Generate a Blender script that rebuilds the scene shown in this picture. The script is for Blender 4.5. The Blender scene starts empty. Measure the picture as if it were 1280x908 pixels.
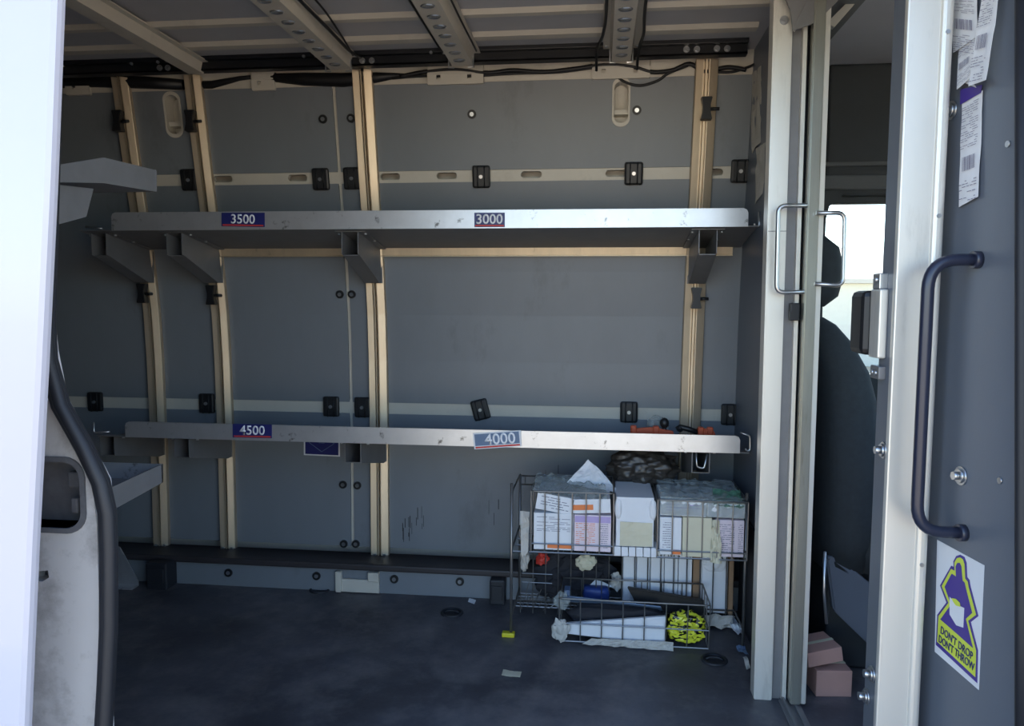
import bpy, bmesh, math, random
from mathutils import Vector, Matrix, noise

S = bpy.context.scene
COL = S.collection
random.seed(7)

# ------------------------------------------------------------------ camera
# world: X along the van towards the cab, Y from the side doorway into the van, Z up from the cargo floor
cam_d = bpy.data.cameras.new('camera')
cam = bpy.data.objects.new('camera', cam_d); COL.objects.link(cam)
cam_d.sensor_fit = 'HORIZONTAL'; cam_d.sensor_width = 36.0
cam_d.lens = 36.0 * 950.0 / 1280.0
cam_d.clip_start = 0.02
cam.matrix_world = Matrix(((0.99347998, -0.01381819, 0.11316618, 0.0),
                           (0.113909, 0.07922618, -0.99032719, 0.0),
                           (0.0047188, 0.99676089, 0.08028364, 1.05),
                           (0, 0, 0, 1)))
S.camera = cam

# ------------------------------------------------------------------ sky, sun, exposure
world = bpy.data.worlds.new('sky'); S.world = world; world.use_nodes = True
wn = world.node_tree.nodes; wn.clear()
wo = wn.new('ShaderNodeOutputWorld'); bg = wn.new('ShaderNodeBackground'); sky = wn.new('ShaderNodeTexSky')
sky.sky_type = 'NISHITA'; sky.sun_disc = False
sky.sun_elevation = math.radians(46); sky.sun_rotation = math.radians(15)
sky.air_density = 1.0; sky.dust_density = 0.6; sky.ozone_density = 2.6; sky.altitude = 100
bg.inputs['Strength'].default_value = 0.42
world.node_tree.links.new(sky.outputs[0], bg.inputs[0]); world.node_tree.links.new(bg.outputs[0], wo.inputs[0])

sun_d = bpy.data.lights.new('sun', 'SUN'); sun = bpy.data.objects.new('sun', sun_d); COL.objects.link(sun)
sun_d.energy = 9.0; sun_d.angle = math.radians(0.6); sun_d.color = (1.0, 0.91, 0.78)
sun_dir = Vector((0.18, 0.68, 0.72)).normalized()          # towards the sun: behind the van, so the doorway is in shade
sun.rotation_euler = sun_dir.to_track_quat('Z', 'Y').to_euler(); sun.location = sun_dir * 20

S.view_settings.view_transform = 'Standard'; S.view_settings.look = 'None'
S.view_settings.exposure = 0.65; S.view_settings.gamma = 1.0; S.view_settings.use_curve_mapping = False

# ------------------------------------------------------------------ materials
def lin(c):
    return tuple(((v/255.0)/12.92 if v/255.0 <= 0.04045 else ((v/255.0+0.055)/1.055)**2.4) for v in c) + (1.0,)
def mat(name, rgb, rough=0.5, metal=0.0, var=0.12, scale=8.0, bump=0.0, bscale=60.0, stretch=(1, 1, 1),
        dirt=None, dirt_amt=0.0, dirt_scale=6.0, dirt_lo=0.55, dirt_hi=0.7, alpha=1.0, trans=0.0, coat=0.0):
    m = bpy.data.materials.new(name); m.use_nodes = True
    n = m.node_tree.nodes; l = m.node_tree.links; b = n['Principled BSDF']
    tc = n.new('ShaderNodeTexCoord'); mp = n.new('ShaderNodeMapping'); mp.inputs['Scale'].default_value = stretch
    l.new(tc.outputs['Object'], mp.inputs[0])
    nz = n.new('ShaderNodeTexNoise'); nz.inputs['Scale'].default_value = scale; nz.inputs['Detail'].default_value = 6
    nz.inputs['Roughness'].default_value = 0.65
    l.new(mp.outputs[0], nz.inputs['Vector'])
    rp = n.new('ShaderNodeValToRGB'); c = lin(rgb)
    rp.color_ramp.elements[0].position = 0.3; rp.color_ramp.elements[1].position = 0.7
    rp.color_ramp.elements[0].color = tuple(v*(1-var) for v in c[:3]) + (1,)
    rp.color_ramp.elements[1].color = tuple(min(1, v*(1+var)) for v in c[:3]) + (1,)
    l.new(nz.outputs['Fac'], rp.inputs[0]); out = rp.outputs[0]
    if dirt:
        n2 = n.new('ShaderNodeTexNoise'); n2.inputs['Scale'].default_value = dirt_scale; n2.inputs['Detail'].default_value = 9
        n2.inputs['Roughness'].default_value = 0.7; l.new(mp.outputs[0], n2.inputs['Vector'])
        r2 = n.new('ShaderNodeMapRange'); r2.inputs[1].default_value = dirt_lo; r2.inputs[2].default_value = dirt_hi
        r2.inputs[4].default_value = dirt_amt; l.new(n2.outputs['Fac'], r2.inputs[0])
        mx = n.new('ShaderNodeMix'); mx.data_type = 'RGBA'; l.new(r2.outputs[0], mx.inputs[0])
        l.new(out, mx.inputs[6]); mx.inputs[7].default_value = lin(dirt); out = mx.outputs[2]
    l.new(out, b.inputs['Base Color'])
    b.inputs['Metallic'].default_value = metal; b.inputs['Roughness'].default_value = rough
    b.inputs['Coat Weight'].default_value = coat
    if alpha < 1: b.inputs['Alpha'].default_value = alpha
    if trans: b.inputs['Transmission Weight'].default_value = trans
    if bump:
        nb = n.new('ShaderNodeTexNoise'); nb.inputs['Scale'].default_value = bscale; nb.inputs['Detail'].default_value = 4
        l.new(mp.outputs[0], nb.inputs['Vector'])
        bp = n.new('ShaderNodeBump'); bp.inputs['Strength'].default_value = bump; bp.inputs['Distance'].default_value = 0.004
        l.new(nb.outputs['Fac'], bp.inputs['Height']); l.new(bp.outputs[0], b.inputs['Normal'])
    return m
M = dict(
    liner=mat('grey_wall_liner', (118, 123, 129), .42, var=.05, scale=5, bump=.05, bscale=300, dirt=(66, 68, 72), dirt_amt=.5, dirt_scale=4, stretch=(1, 1, .45), dirt_lo=.58, dirt_hi=.78),
    body=mat('painted_body_metal', (196, 190, 178), .4, var=.04, dirt=(120, 110, 98), dirt_amt=.25),
    roof=mat('roof_sheet', (176, 176, 180), .45, var=.05),
    white=mat('white_body_paint', (190, 188, 198), .3, var=.01, coat=.4),
    jamb=mat('dirty_white_paint', (200, 197, 196), .45, var=.04, scale=5, dirt=(92, 84, 80), dirt_amt=.8, dirt_scale=7, dirt_lo=.48, dirt_hi=.72),
    recess=mat('dark_grey_recess', (96, 96, 100), .6, var=.25, scale=25),  # mottled grey, darker than the jamb paint around it
    alu=mat('extruded_aluminium', (212, 194, 168), .46, metal=.75, var=.08, scale=30, stretch=(1, 1, .15), dirt=(92, 86, 78), dirt_amt=.55, dirt_scale=26, dirt_lo=.62, dirt_hi=.74),
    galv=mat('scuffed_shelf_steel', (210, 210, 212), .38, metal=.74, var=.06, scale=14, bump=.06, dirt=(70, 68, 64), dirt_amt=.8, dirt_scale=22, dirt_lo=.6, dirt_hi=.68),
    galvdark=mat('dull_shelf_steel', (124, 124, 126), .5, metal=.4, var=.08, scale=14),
    post=mat('anodised_post', (222, 219, 211), .38, metal=.45, var=.04, scale=6, stretch=(1, 1, .2), dirt=(132, 126, 116), dirt_amt=.35, dirt_scale=10),
    worn=mat('worn_stile_yellow_glow', (176, 176, 166), .3, metal=.75, var=.1, scale=30, stretch=(1, 1, .1), dirt=(120, 104, 52), dirt_amt=.6, dirt_scale=12, dirt_lo=.55, dirt_hi=.66),  # worn metal; yellow blotches colour in the glow reflected on the stile
    panel=mat('grey_partition_paint', (98, 105, 116), .4, var=.03, scale=4, bump=.03, bscale=200),
    steel=mat('zinc_steel', (190, 192, 195), .28, metal=.9, var=.05),
    wire=mat('zinc_wire', (128, 127, 126), .35, metal=.7, var=.12, scale=40),
    black=mat('black_plastic', (26, 27, 30), .45, var=.15),
    rail=mat('black_powder_coat', (22, 24, 30), .4, var=.15),
    rubber=mat('black_rubber', (34, 36, 42), .55, var=.1),
    floor=mat('worn_dark_floor', (80, 80, 86), .5, var=.45, scale=3.2, bump=.15, bscale=90, dirt=(140, 134, 130), dirt_amt=.75, dirt_scale=7, dirt_lo=.46, dirt_hi=.82),
    kickrail=mat('brown_black_rail', (52, 48, 50), .5, var=.15),
    handle=mat('dark_handle', (40, 44, 62), .35, var=.05, coat=.2),
    cable=mat('cable', (20, 20, 23), .5, var=.1),
    paper=mat('white_paper', (222, 224, 228), .7, var=.03, scale=12),
    oldpaper=mat('grubby_paper', (186, 183, 176), .75, var=.1, scale=14, dirt=(110, 104, 96), dirt_amt=.5, dirt_scale=14),
    cream=mat('cream_paper', (205, 200, 176), .7, var=.05, scale=12),
    pinkform=mat('pinkish_form_paper', (222, 208, 216), .7, var=.03, scale=10),
    ink=mat('grey_ink', (112, 112, 132), .7, var=.1),
    slipink=mat('pale_grey_ink', (128, 126, 146), .7, var=.1),
    orangeink=mat('orange_print', (226, 128, 72), .6, var=.05),
    purpleink=mat('purple_print', (70, 52, 140), .5, var=.05),
    lilac=mat('lilac_print', (178, 160, 205), .6, var=.05),
    redink=mat('red_print', (198, 60, 50), .6, var=.05),
    yellowink=mat('lime_yellow_print', (206, 220, 74), .5, var=.04),
    navy=mat('navy_print', (38, 42, 104), .4, var=.08),
    digits=mat('white_digits', (238, 240, 246), .5, var=.01),
    film=mat('clear_plastic_film', (176, 184, 182), .12, var=.2, scale=20, alpha=.32),
    darkbag=mat('dark_plastic_bag', (58, 54, 50), .34, var=.2, scale=14, alpha=.93),
    greenfilm=mat('green_plastic_film', (96, 150, 124), .2, var=.2, alpha=.6),
    yellow=mat('yellow_plastic', (206, 196, 40), .45, var=.08),
    card=mat('brown_cardboard', (146, 116, 88), .75, var=.08, scale=18),
    pinkcard=mat('pinkish_cardboard', (176, 138, 128), .75, var=.05, scale=14),
    redorange=mat('red_orange_plastic', (190, 78, 42), .45, var=.08),
    seat=mat('charcoal_seat_fabric', (44, 50, 54), .85, var=.15, scale=60, bump=.15, bscale=400),
    trimdark=mat('dark_cab_trim', (54, 58, 60), .65, var=.08),
    headliner=mat('grey_headliner', (96, 98, 98), .8, var=.05),
    blue=mat('blue_plastic', (52, 74, 140), .4, var=.1),
    bluegrey=mat('blue_grey_board', (96, 118, 148), .5, var=.06),
    darkcloth=mat('dark_cloth', (36, 37, 44), .8, var=.2, scale=20),
    pale=mat('pale_render', (216, 210, 196), .8, var=.04),
    rooftile=mat('pale_roof', (196, 186, 176), .8, var=.1),
    ground=mat('sandy_concrete', (190, 170, 142), .9, var=.08, scale=1.5),
)
# yellow bag with black print
def yellow_bag_mat():
    m = bpy.data.materials.new('yellow_bag_print'); m.use_nodes = True
    n = m.node_tree.nodes; l = m.node_tree.links; b = n['Principled BSDF']
    tc = n.new('ShaderNodeTexCoord'); mp = n.new('ShaderNodeMapping'); mp.inputs['Rotation'].default_value = (0, .6, 0); mp.inputs['Scale'].default_value = (55, 55, 130)
    l.new(tc.outputs['Object'], mp.inputs[0])
    v = n.new('ShaderNodeTexNoise'); v.inputs['Scale'].default_value = 1.0; v.inputs['Detail'].default_value = 1.0; l.new(mp.outputs[0], v.inputs['Vector'])
    r = n.new('ShaderNodeValToRGB'); r.color_ramp.interpolation = 'CONSTANT'
    r.color_ramp.elements[0].color = lin((24, 26, 20)); r.color_ramp.elements[1].position = .46; r.color_ramp.elements[1].color = lin((214, 216, 60))
    l.new(v.outputs['Fac'], r.inputs[0]); l.new(r.outputs[0], b.inputs['Base Color']); b.inputs['Roughness'].default_value = .3
    return m
M['yellowbag'] = yellow_bag_mat()
# window glass that lets light through: clear with a fresnel reflection
def glass_mat():
    m = bpy.data.materials.new('window_glass'); m.use_nodes = True
    n = m.node_tree.nodes; l = m.node_tree.links; n.clear()
    o = n.new('ShaderNodeOutputMaterial'); t = n.new('ShaderNodeBsdfTransparent'); g = n.new('ShaderNodeBsdfGlossy'); x = n.new('ShaderNodeMixShader'); f = n.new('ShaderNodeFresnel')
    t.inputs[0].default_value = (.9, .94, .93, 1); g.inputs['Roughness'].default_value = .02; f.inputs[0].default_value = 1.45
    l.new(f.outputs[0], x.inputs[0]); l.new(t.outputs[0], x.inputs[1]); l.new(g.outputs[0], x.inputs[2]); l.new(x.outputs[0], o.inputs[0])
    return m
M['glass'] = glass_mat()

# ------------------------------------------------------------------ mesh building
class B:
    """collects shapes into one bmesh"""
    def __init__(s): s.bm = bmesh.new()
    def _merge(s, t):
        me = bpy.data.meshes.new('t'); t.to_mesh(me); t.free(); s.bm.from_mesh(me); bpy.data.meshes.remove(me); return s
    def box(s, lo, hi, bev=0.0, rot=None, seg=2):
        t = bmesh.new(); bmesh.ops.create_cube(t, size=1)
        c = [(a+b)/2 for a, b in zip(lo, hi)]; d = [max(abs(b-a), 1e-5) for a, b in zip(lo, hi)]
        for v in t.verts: v.co = Vector((v.co.x*d[0], v.co.y*d[1], v.co.z*d[2]))
        if bev: bmesh.ops.bevel(t, geom=list(t.edges), offset=min(bev, min(d)*.45), segments=seg, affect='EDGES', profile=.5)
        R = rot.to_matrix() if rot is not None and hasattr(rot, 'to_matrix') else rot
        for v in t.verts: v.co = (R @ v.co if R is not None else v.co) + Vector(c)
        return s._merge(t)
    def prism(s, poly, ext, bev=0.0):
        """3-D polygon pushed along the vector ext"""
        t = bmesh.new(); vs = [t.verts.new(p) for p in poly]; f = t.faces.new(vs)
        r = bmesh.ops.extrude_face_region(t, geom=[f])
        for v in r['geom']:
            if isinstance(v, bmesh.types.BMVert): v.co += Vector(ext)
        bmesh.ops.recalc_face_normals(t, faces=t.faces)
        if bev: bmesh.ops.bevel(t, geom=list(t.edges), offset=bev, segments=2, affect='EDGES')
        return s._merge(t)
    def holed(s, fn, outer, holes, th, cuts=()):
        """plate with holes in 2-D (u,v), mapped by fn(u,v,depth)"""
        t = bmesh.new(); es = []
        for lp in [outer] + list(holes):
            vs = [t.verts.new((p[0], p[1], 0)) for p in lp]
            es += [t.edges.new((vs[i], vs[(i+1) % len(vs)])) for i in range(len(vs))]
        bmesh.ops.triangle_fill(t, use_beauty=True, use_dissolve=False, edges=es)
        for z in cuts:
            bmesh.ops.bisect_plane(t, geom=list(t.verts)+list(t.edges)+list(t.faces), plane_co=(0, z, 0), plane_no=(0, 1, 0))
        r = bmesh.ops.extrude_face_region(t, geom=list(t.faces))
        for v in r['geom']:
            if isinstance(v, bmesh.types.BMVert): v.co.z = th
        for v in t.verts: v.co = Vector(fn(v.co.x, v.co.y, v.co.z))
        bmesh.ops.recalc_face_normals(t, faces=t.faces)
        return s._merge(t)
    def tube(s, pts, r, n=8, caps=True, closed=False):
        t = bmesh.new(); pts = [Vector(p) for p in pts]; rings = []; N = len(pts)
        up = None
        for i, p in enumerate(pts):
            a = pts[(i-1) % N] if (closed or i > 0) else p
            b = pts[(i+1) % N] if (closed or i < N-1) else p
            d = (b-a).normalized()
            if up is None: up = d.orthogonal().normalized()
            u = (up - d*up.dot(d));
            if u.length < 1e-4: u = d.orthogonal()
            u.normalize(); up = u; w = d.cross(u)
            rr = r[i] if isinstance(r, (list, tuple)) else r
            rings.append([t.verts.new(p + (u*math.cos(k*2*math.pi/n) + w*math.sin(k*2*math.pi/n))*rr) for k in range(n)])
        for i in range(N if closed else N-1):
            A, Bq = rings[i], rings[(i+1) % N]
            for k in range(n): f = t.faces.new((A[k], A[(k+1) % n], Bq[(k+1) % n], Bq[k])); f.smooth = n > 5
        if caps and not closed:
            t.faces.new(rings[0][::-1]); t.faces.new(rings[-1])
        bmesh.ops.recalc_face_normals(t, faces=t.faces)
        return s._merge(t)
    def cyl(s, p0, p1, r, n=16, r2=None):
        return s.tube([p0, p1], [r, r if r2 is None else r2], n)
    def sweep(s, section, path):
        """section of (u,w) carried along path of (origin, uaxis, waxis)"""
        t = bmesh.new(); rings = []
        for o, u, w in path: rings.append([t.verts.new(Vector(o)+Vector(u)*a+Vector(w)*b) for a, b in section])
        n = len(section)
        for A, Bq in zip(rings, rings[1:]):
            for k in range(n): t.faces.new((A[k], A[(k+1) % n], Bq[(k+1) % n], Bq[k]))
        for rg in (rings[0], rings[-1]):
            e = [t.edges.get((rg[i], rg[(i+1) % n])) for i in range(n)]
            bmesh.ops.triangle_fill(t, use_beauty=True, edges=e)
        bmesh.ops.recalc_face_normals(t, faces=t.faces)
        return s._merge(t)
    def blob(s, c, size, seed=0, amp=.25, freq=2.2, sub=3, flat=True, floor_z=None, boxy=0.0):
        """crumpled lump"""
        t = bmesh.new(); bmesh.ops.create_icosphere(t, subdivisions=sub, radius=1)
        sd = Vector((seed*3.1, seed*1.7, seed*.9))
        for v in t.verts:
            p = v.co.copy()
            if boxy:
                m = max(abs(p.x), abs(p.y), abs(p.z)); p = p.lerp(p/m, boxy)
            k = 1 + amp*(noise.noise(v.co*freq+sd)*1.3 + .6*noise.noise(v.co*freq*2.7+sd) + .35*noise.noise(v.co*freq*6+sd))
            q = Vector((p.x*size[0]*k, p.y*size[1]*k, p.z*size[2]*k)) + Vector(c)
            if floor_z is not None and q.z < floor_z: q.z = floor_z
            v.co = q
        for f in t.faces: f.smooth = not flat
        return s._merge(t)
    def sheet(s, corners, nu=10, nv=10, amp=.006, seed=0, freq=14, th=.0008):
        """crumpled sheet between four corners (a,b,c,d in order)"""
        t = bmesh.new(); a, b, c, d = [Vector(p) for p in corners]; nrm = (b-a).cross(d-a).normalized(); g = []
        for j in range(nv+1):
            row = []
            for i in range(nu+1):
                u, v = i/nu, j/nv; p = a.lerp(b, u).lerp(d.lerp(c, u), v)
                p = p + nrm*amp*(noise.noise(p*freq+Vector((seed, seed*2, 0)))*1.5 + .7*abs(noise.noise(p*freq*2.5+Vector((seed, 0, seed)))))
                row.append(t.verts.new(p))
            g.append(row)
        for j in range(nv):
            for i in range(nu): t.faces.new((g[j][i], g[j][i+1], g[j+1][i+1], g[j+1][i]))
        r = bmesh.ops.extrude_face_region(t, geom=list(t.faces))
        for v in r['geom']:
            if isinstance(v, bmesh.types.BMVert): v.co += nrm*th
        bmesh.ops.recalc_face_normals(t, faces=t.faces)
        return s._merge(t)
    def text(s, body, o, ux, uy, h, center=True, depth=.0006, bold=.0):
        cu = bpy.data.curves.new('t', 'FONT'); cu.body = body; cu.size = 1.0; cu.offset = bold; cu.resolution_u = 3
        ob = bpy.data.objects.new('t', cu); COL.objects.link(ob)
        dg = bpy.context.evaluated_depsgraph_get(); dg.update()
        me = bpy.data.meshes.new_from_object(ob.evaluated_get(dg)); bpy.data.objects.remove(ob); bpy.data.curves.remove(cu)
        t = bmesh.new(); t.from_mesh(me); bpy.data.meshes.remove(me)
        xs = [v.co.x for v in t.verts]; ys = [v.co.y for v in t.verts]
        cx = (min(xs)+max(xs))/2 if center else min(xs); k = h/(max(ys)-min(ys)); cy = (min(ys)+max(ys))/2 if center else min(ys)
        ux, uy = Vector(ux), Vector(uy); n = ux.cross(uy).normalized()
        r = bmesh.ops.extrude_face_region(t, geom=list(t.faces)); top = set(v for v in r['geom'] if isinstance(v, bmesh.types.BMVert))
        for v in t.verts: v.co = Vector(o)+ux*((v.co.x-cx)*k)+uy*((v.co.y-cy)*k)+n*(depth if v in top else 0)
        bmesh.ops.recalc_face_normals(t, faces=t.faces)
        s.textw = (max(xs)-min(xs))*k
        return s._merge(t)
    def print_lines(s, o, ux, uy, w, h, rows, seed=0, fill=.55, margin=.08):
        """rows of thin printed dashes lying on a sheet whose corner is o"""
        rnd = random.Random(seed); ux, uy = Vector(ux), Vector(uy); n = ux.cross(uy).normalized()*.0004
        for i in range(rows):
            y = h*(margin+(1-2*margin)*(i+.5)/rows); th = h/rows*.22; x = w*margin
            while x < w*(1-margin):
                L = w*rnd.uniform(.08, .3); L = min(L, w*(1-margin)-x)
                if rnd.random() < fill+.25 and L > w*.02:
                    p = Vector(o)+ux*x+uy*y
                    s.bm.faces.new([s.bm.verts.new(q+n) for q in (p, p+ux*L, p+ux*L+uy*th, p+uy*th)])
                x += L + w*.04
        return s
    def barcode(s, o, ux, uy, w, h, seed=0):
        rnd = random.Random(seed); ux, uy = Vector(ux), Vector(uy); n = ux.cross(uy).normalized()*.0004; x = 0
        while x < w:
            b = w*rnd.choice((.02, .03, .05)); p = Vector(o)+ux*x
            s.bm.faces.new([s.bm.verts.new(q+n) for q in (p, p+ux*b, p+ux*b+uy*h, p+uy*h)]); x += b+w*rnd.choice((.02, .03, .05))
        return s

ORG = {}
def tag(o, label=None, cat=None, group=None, kind=None):
    if label: o['label'] = label
    if cat: o['category'] = cat
    if group: o['group'] = group
    if kind: o['kind'] = kind
    return o
def empty(name, loc, label=None, cat=None, group=None, kind=None):
    o = bpy.data.objects.new(name, None); COL.objects.link(o); o.location = loc; o.empty_display_size = .05
    ORG[o] = Vector(loc); return tag(o, label, cat, group, kind)
def obj(name, b, m, parent=None, label=None, cat=None, group=None, kind=None):
    me = bpy.data.meshes.new(name); bm = b.bm
    if parent is not None: org = ORG[parent]
    else:
        xs = [v.co for v in bm.verts]
        org = Vector((sum((min(v[i] for v in xs), max(v[i] for v in xs)))/2 for i in (0, 1))).to_3d(); org.z = min(v.z for v in xs)
    bmesh.ops.translate(bm, verts=bm.verts, vec=-org); bm.to_mesh(me); bm.free()
    me.materials.append(M[m] if isinstance(m, str) else m)
    o = bpy.data.objects.new(name, me); COL.objects.link(o)
    if parent is not None: o.parent = parent
    else: o.location = org
    ORG[o] = org
    return tag(o, label, cat, group, kind)
def struct(name, b, m, label=None): return obj(name, b, m, kind='structure', label=label)
def rr(u0, v0, u1, v1, r, n=5):
    """rounded rectangle outline"""
    out = []
    for cx, cy, a0 in ((u1-r, v1-r, 0), (u0+r, v1-r, 90), (u0+r, v0+r, 180), (u1-r, v0+r, 270)):
        for k in range(n+1):
            a = math.radians(a0+90*k/n); out.append((cx+r*math.cos(a), cy+r*math.sin(a)))
    return out

# ------------------------------------------------------------------ the far side wall (driver's side) and its lining
ZP = [(0, 2.745), (0.14, 2.745), (0.5, 2.75), (0.83, 2.745), (1.0, 2.735), (1.157, 2.715), (1.3, 2.69), (1.478, 2.655), (1.65, 2.625), (1.8, 2.6), (1.9, 2.58)]
def wy(z):
    if z <= ZP[0][0]: return ZP[0][1]
    for (a, ya), (b, yb) in zip(ZP, ZP[1:]):
        if z <= b: return ya+(yb-ya)*(z-a)/(b-a)
    return ZP[-1][1]
CUTS = [a for a, b in ZP[1:-1]]
def onwall(off):           # (x, z, depth) -> point, depth going into the wall
    return lambda u, v, d: (u, wy(v)-off+d, v)
XL, XR = -3.05, .50
shell = B(); shell.holed(lambda u, v, d: (u, wy(v)+.07+d, v), [(XL, -.05), (XR+.05, -.05), (XR+.05, 1.93), (XL, 1.93)], [], .10, CUTS)
wall = struct('wall_back', shell, 'body', 'painted side wall of the van behind the grey lining')
def wall_part(name, b, m, label=None): return obj(name, b, m, wall, label)
SEAM = -.922
rec = [rr(*b_, min(.024, (b_[2]-b_[0])*.48), 6) for b_ in [(0.0389, 1.6484, 0.0863, 1.7781), (-1.5438, 1.6433, -1.4918, 1.7742)]]
def grow(lp, k):
    cx = sum(p[0] for p in lp)/len(lp); cy = sum(p[1] for p in lp)/len(lp)
    o = []
    for p in lp:
        d = Vector((p[0]-cx, p[1]-cy)); d = d*(1+k/d.length); o.append((cx+d.x, cy+d.y))
    return o
g = .0065
for (x0, x1) in ((XL+.02, SEAM-g), (SEAM+g, XR)):
    for (z0, z1) in ((.118, .629), (.672, 1.466), (1.506, 1.789)):
        b = B(); hs = [grow(r, .010) for r in rec if x0 < r[0][0] < x1 and z0 < r[0][1] < z1]
        b.holed(onwall(0), [(x0, z0), (x1, z0), (x1, z1), (x0, z1)], hs, .012, [c for c in CUTS if z0 < c < z1])
        wall_part('wall_panel', b, 'liner')
# pressed oval recesses seen through the upper panels
for r in rec:
    b = B(); b.holed(onwall(.004), grow(r, .012), [r], .06)
    b.holed(onwall(-.052), grow(r, .002), [], .004)
    zb = min(p[1] for p in r); xm = sum(p[0] for p in r)/len(r)
    b.holed(onwall(-.012), [(xm-.028, zb+.03), (xm+.028, zb+.03), (xm+.028, zb+.045), (xm-.028, zb+.045)], [], .04)
    wall_part('pressed_recess', b, 'body')
# pale cargo rails showing between the panels, the upper one slotted
su = [-1.0799, -0.7403, -0.537, -0.2398, 0.0503, 0.3703]
ups = [rr(x-.036, 1.477, x+.036, 1.500, .0113) for x in su] + [rr(x-.036, 1.477, x+.036, 1.500, .0113) for x in (-1.36, -1.95, -2.3)]
b = B(); b.holed(onwall(-.006), [(XL+.02, 1.46), (XR, 1.46), (XR, 1.512), (XL+.02, 1.512)], ups, .02); rail_u = wall_part('cargo_rail', b, 'body')
b = B(); b.holed(onwall(-.006), [(XL+.02, .62), (XR, .62), (XR, .68), (XL+.02, .68)], [], .02); wall_part('cargo_rail', b, 'body')
b = B(); b.holed(onwall(-.010), [(SEAM-.02, .12), (SEAM+.02, .12), (SEAM+.02, 1.79), (SEAM-.02, 1.79)], [], .01, CUTS); wall_part('seam_strip', b, 'body')
# upper body rail, brackets and the tab over the panels
b = B(); b.holed(onwall(-.006), [(XL+.02, 1.784), (XR, 1.784), (XR, 1.90), (XL+.02, 1.90)], [], .02); wall_part('cant_rail', b, 'body')
for x0, x1, y0, y1 in [(-1.2124, -1.1283, 1.7855, 1.8165), (-0.5886, -0.3966, 1.7875, 1.8176), (-0.0347, 0.1539, 1.7905, 1.8223), (-1.9088, -1.817, 1.787, 1.8215)]:
    b = B(); w = x1-x0; n = 2 if w > .12 else 1
    hs = []
    for k in range(n):
        cx = x0+w*((.2, .75)[k] if n == 2 else .35); hs.append(rr(cx-.007, (y0+y1)/2-.004, cx+.007, (y0+y1)/2+.009, .002, 2))
    b.holed(onwall(.012), rr(x0, y0-.006, x1, y1, .004), hs, .012); b.box((x0, wy(y1)-.014, y1-.004), (x1, wy(y1)+.01, y1+.03), .004)
    wall_part('roof_bracket', b, 'body')
# black panel caps over the rails
capb = None
for (x, z, tilt) in [(-1.4822, 1.4862, 0), (-0.9887, 1.4825, 0), (-0.8741, 1.4837, 0), (-0.4127, 1.483, 0), (0.1093, 1.4865, 0), (0.4607, 1.4893, 0), (-1.9482, 0.6539, 0), (-1.4893, 0.6567, 0), (-0.9963, 0.6544, 0), (-0.8752, 0.6538, 0), (-0.4289, 0.6541, -15), (0.1107, 0.6566, 0), (0.465, 0.6556, 0)]:
    if capb is None:
        b = B(); b.box((-.031, -.016, -.038), (.031, 0, .038), .007); b.cyl((-.012, -.0175, -.038), (-.012, -.0175, .038), .002, 6); b.cyl((.012, -.0175, -.038), (.012, -.0175, .038), .002, 6)
        me = bpy.data.meshes.new('panel_cap'); b.bm.to_mesh(me); b.bm.free(); me.materials.append(M['black'])
        b = B(); b.cyl((0, -.021, 0), (0, -.015, 0), .0065, 10); b.cyl((0, -.0225, 0), (0, -.02, 0), .003, 6)
        ms = bpy.data.meshes.new('screw'); b.bm.to_mesh(ms); b.bm.free(); ms.materials.append(M['steel']); capb = (me, ms)
    o = bpy.data.objects.new('panel_cap', capb[0]); COL.objects.link(o); o.parent = wall
    lean = math.atan2(wy(z+.04)-wy(z-.04), .08)
    o.location = Vector((x, wy(z), z))-ORG[wall]; o.rotation_euler = (-lean, math.radians(tilt), 0)
    s_ = bpy.data.objects.new('screw', capb[1]); COL.objects.link(s_); s_.parent = o
# dark vertical scuffs rubbed into the lower lining
rs = random.Random(3); b = B()
for cx, cz, n_ in [(-0.7119, 0.1979, 9), (-0.6749, 0.23, 5), (-0.1641, 0.3986, 4), (-0.3861, 0.2711, 3)]:
    for k in range(n_):
        x = cx+rs.uniform(-.03, .03); z = cz+rs.uniform(-.03, .03); L = rs.uniform(.015, .06)
        b.box((x, wy(z)-.0007, z-L/2), (x+rs.uniform(.0012, .003), wy(z)-.0001, z+L/2))
obj('scuff_marks', b, 'rubber', wall, kind='stuff')
# rosette screws
b = B(); b.cyl((0, -.006, 0), (0, 0, 0), .015, 16, ); m1 = bpy.data.meshes.new('panel_screw'); b.bm.to_mesh(m1); b.bm.free(); m1.materials.append(M['black'])
b = B(); b.cyl((0, -.0085, 0), (0, -.0055, 0), .0072, 12); m2 = bpy.data.meshes.new('screw'); b.bm.to_mesh(m2); b.bm.free(); m2.materials.append(M['steel'])
for (x, z) in [(-0.9667, 1.6828), (-0.8658, 1.6833), (-0.4406, 1.6871), (0.1148, 1.6875), (-0.9515, 1.0749), (-0.9059, 1.0751), (-0.9569, 0.3551), (-0.9005, 0.3539), (-0.9558, 0.1262), (-0.9085, 0.1282)]:
    o = bpy.data.objects.new('panel_screw', m1); COL.objects.link(o); o.parent = wall; o.location = Vector((x, wy(z), z))-ORG[wall]
    lean = math.atan2(wy(z+.04)-wy(z-.04), .08); o.rotation_euler = (-lean, 0, 0)
    q = bpy.data.objects.new('screw', m2); COL.objects.link(q); q.parent = o

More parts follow.
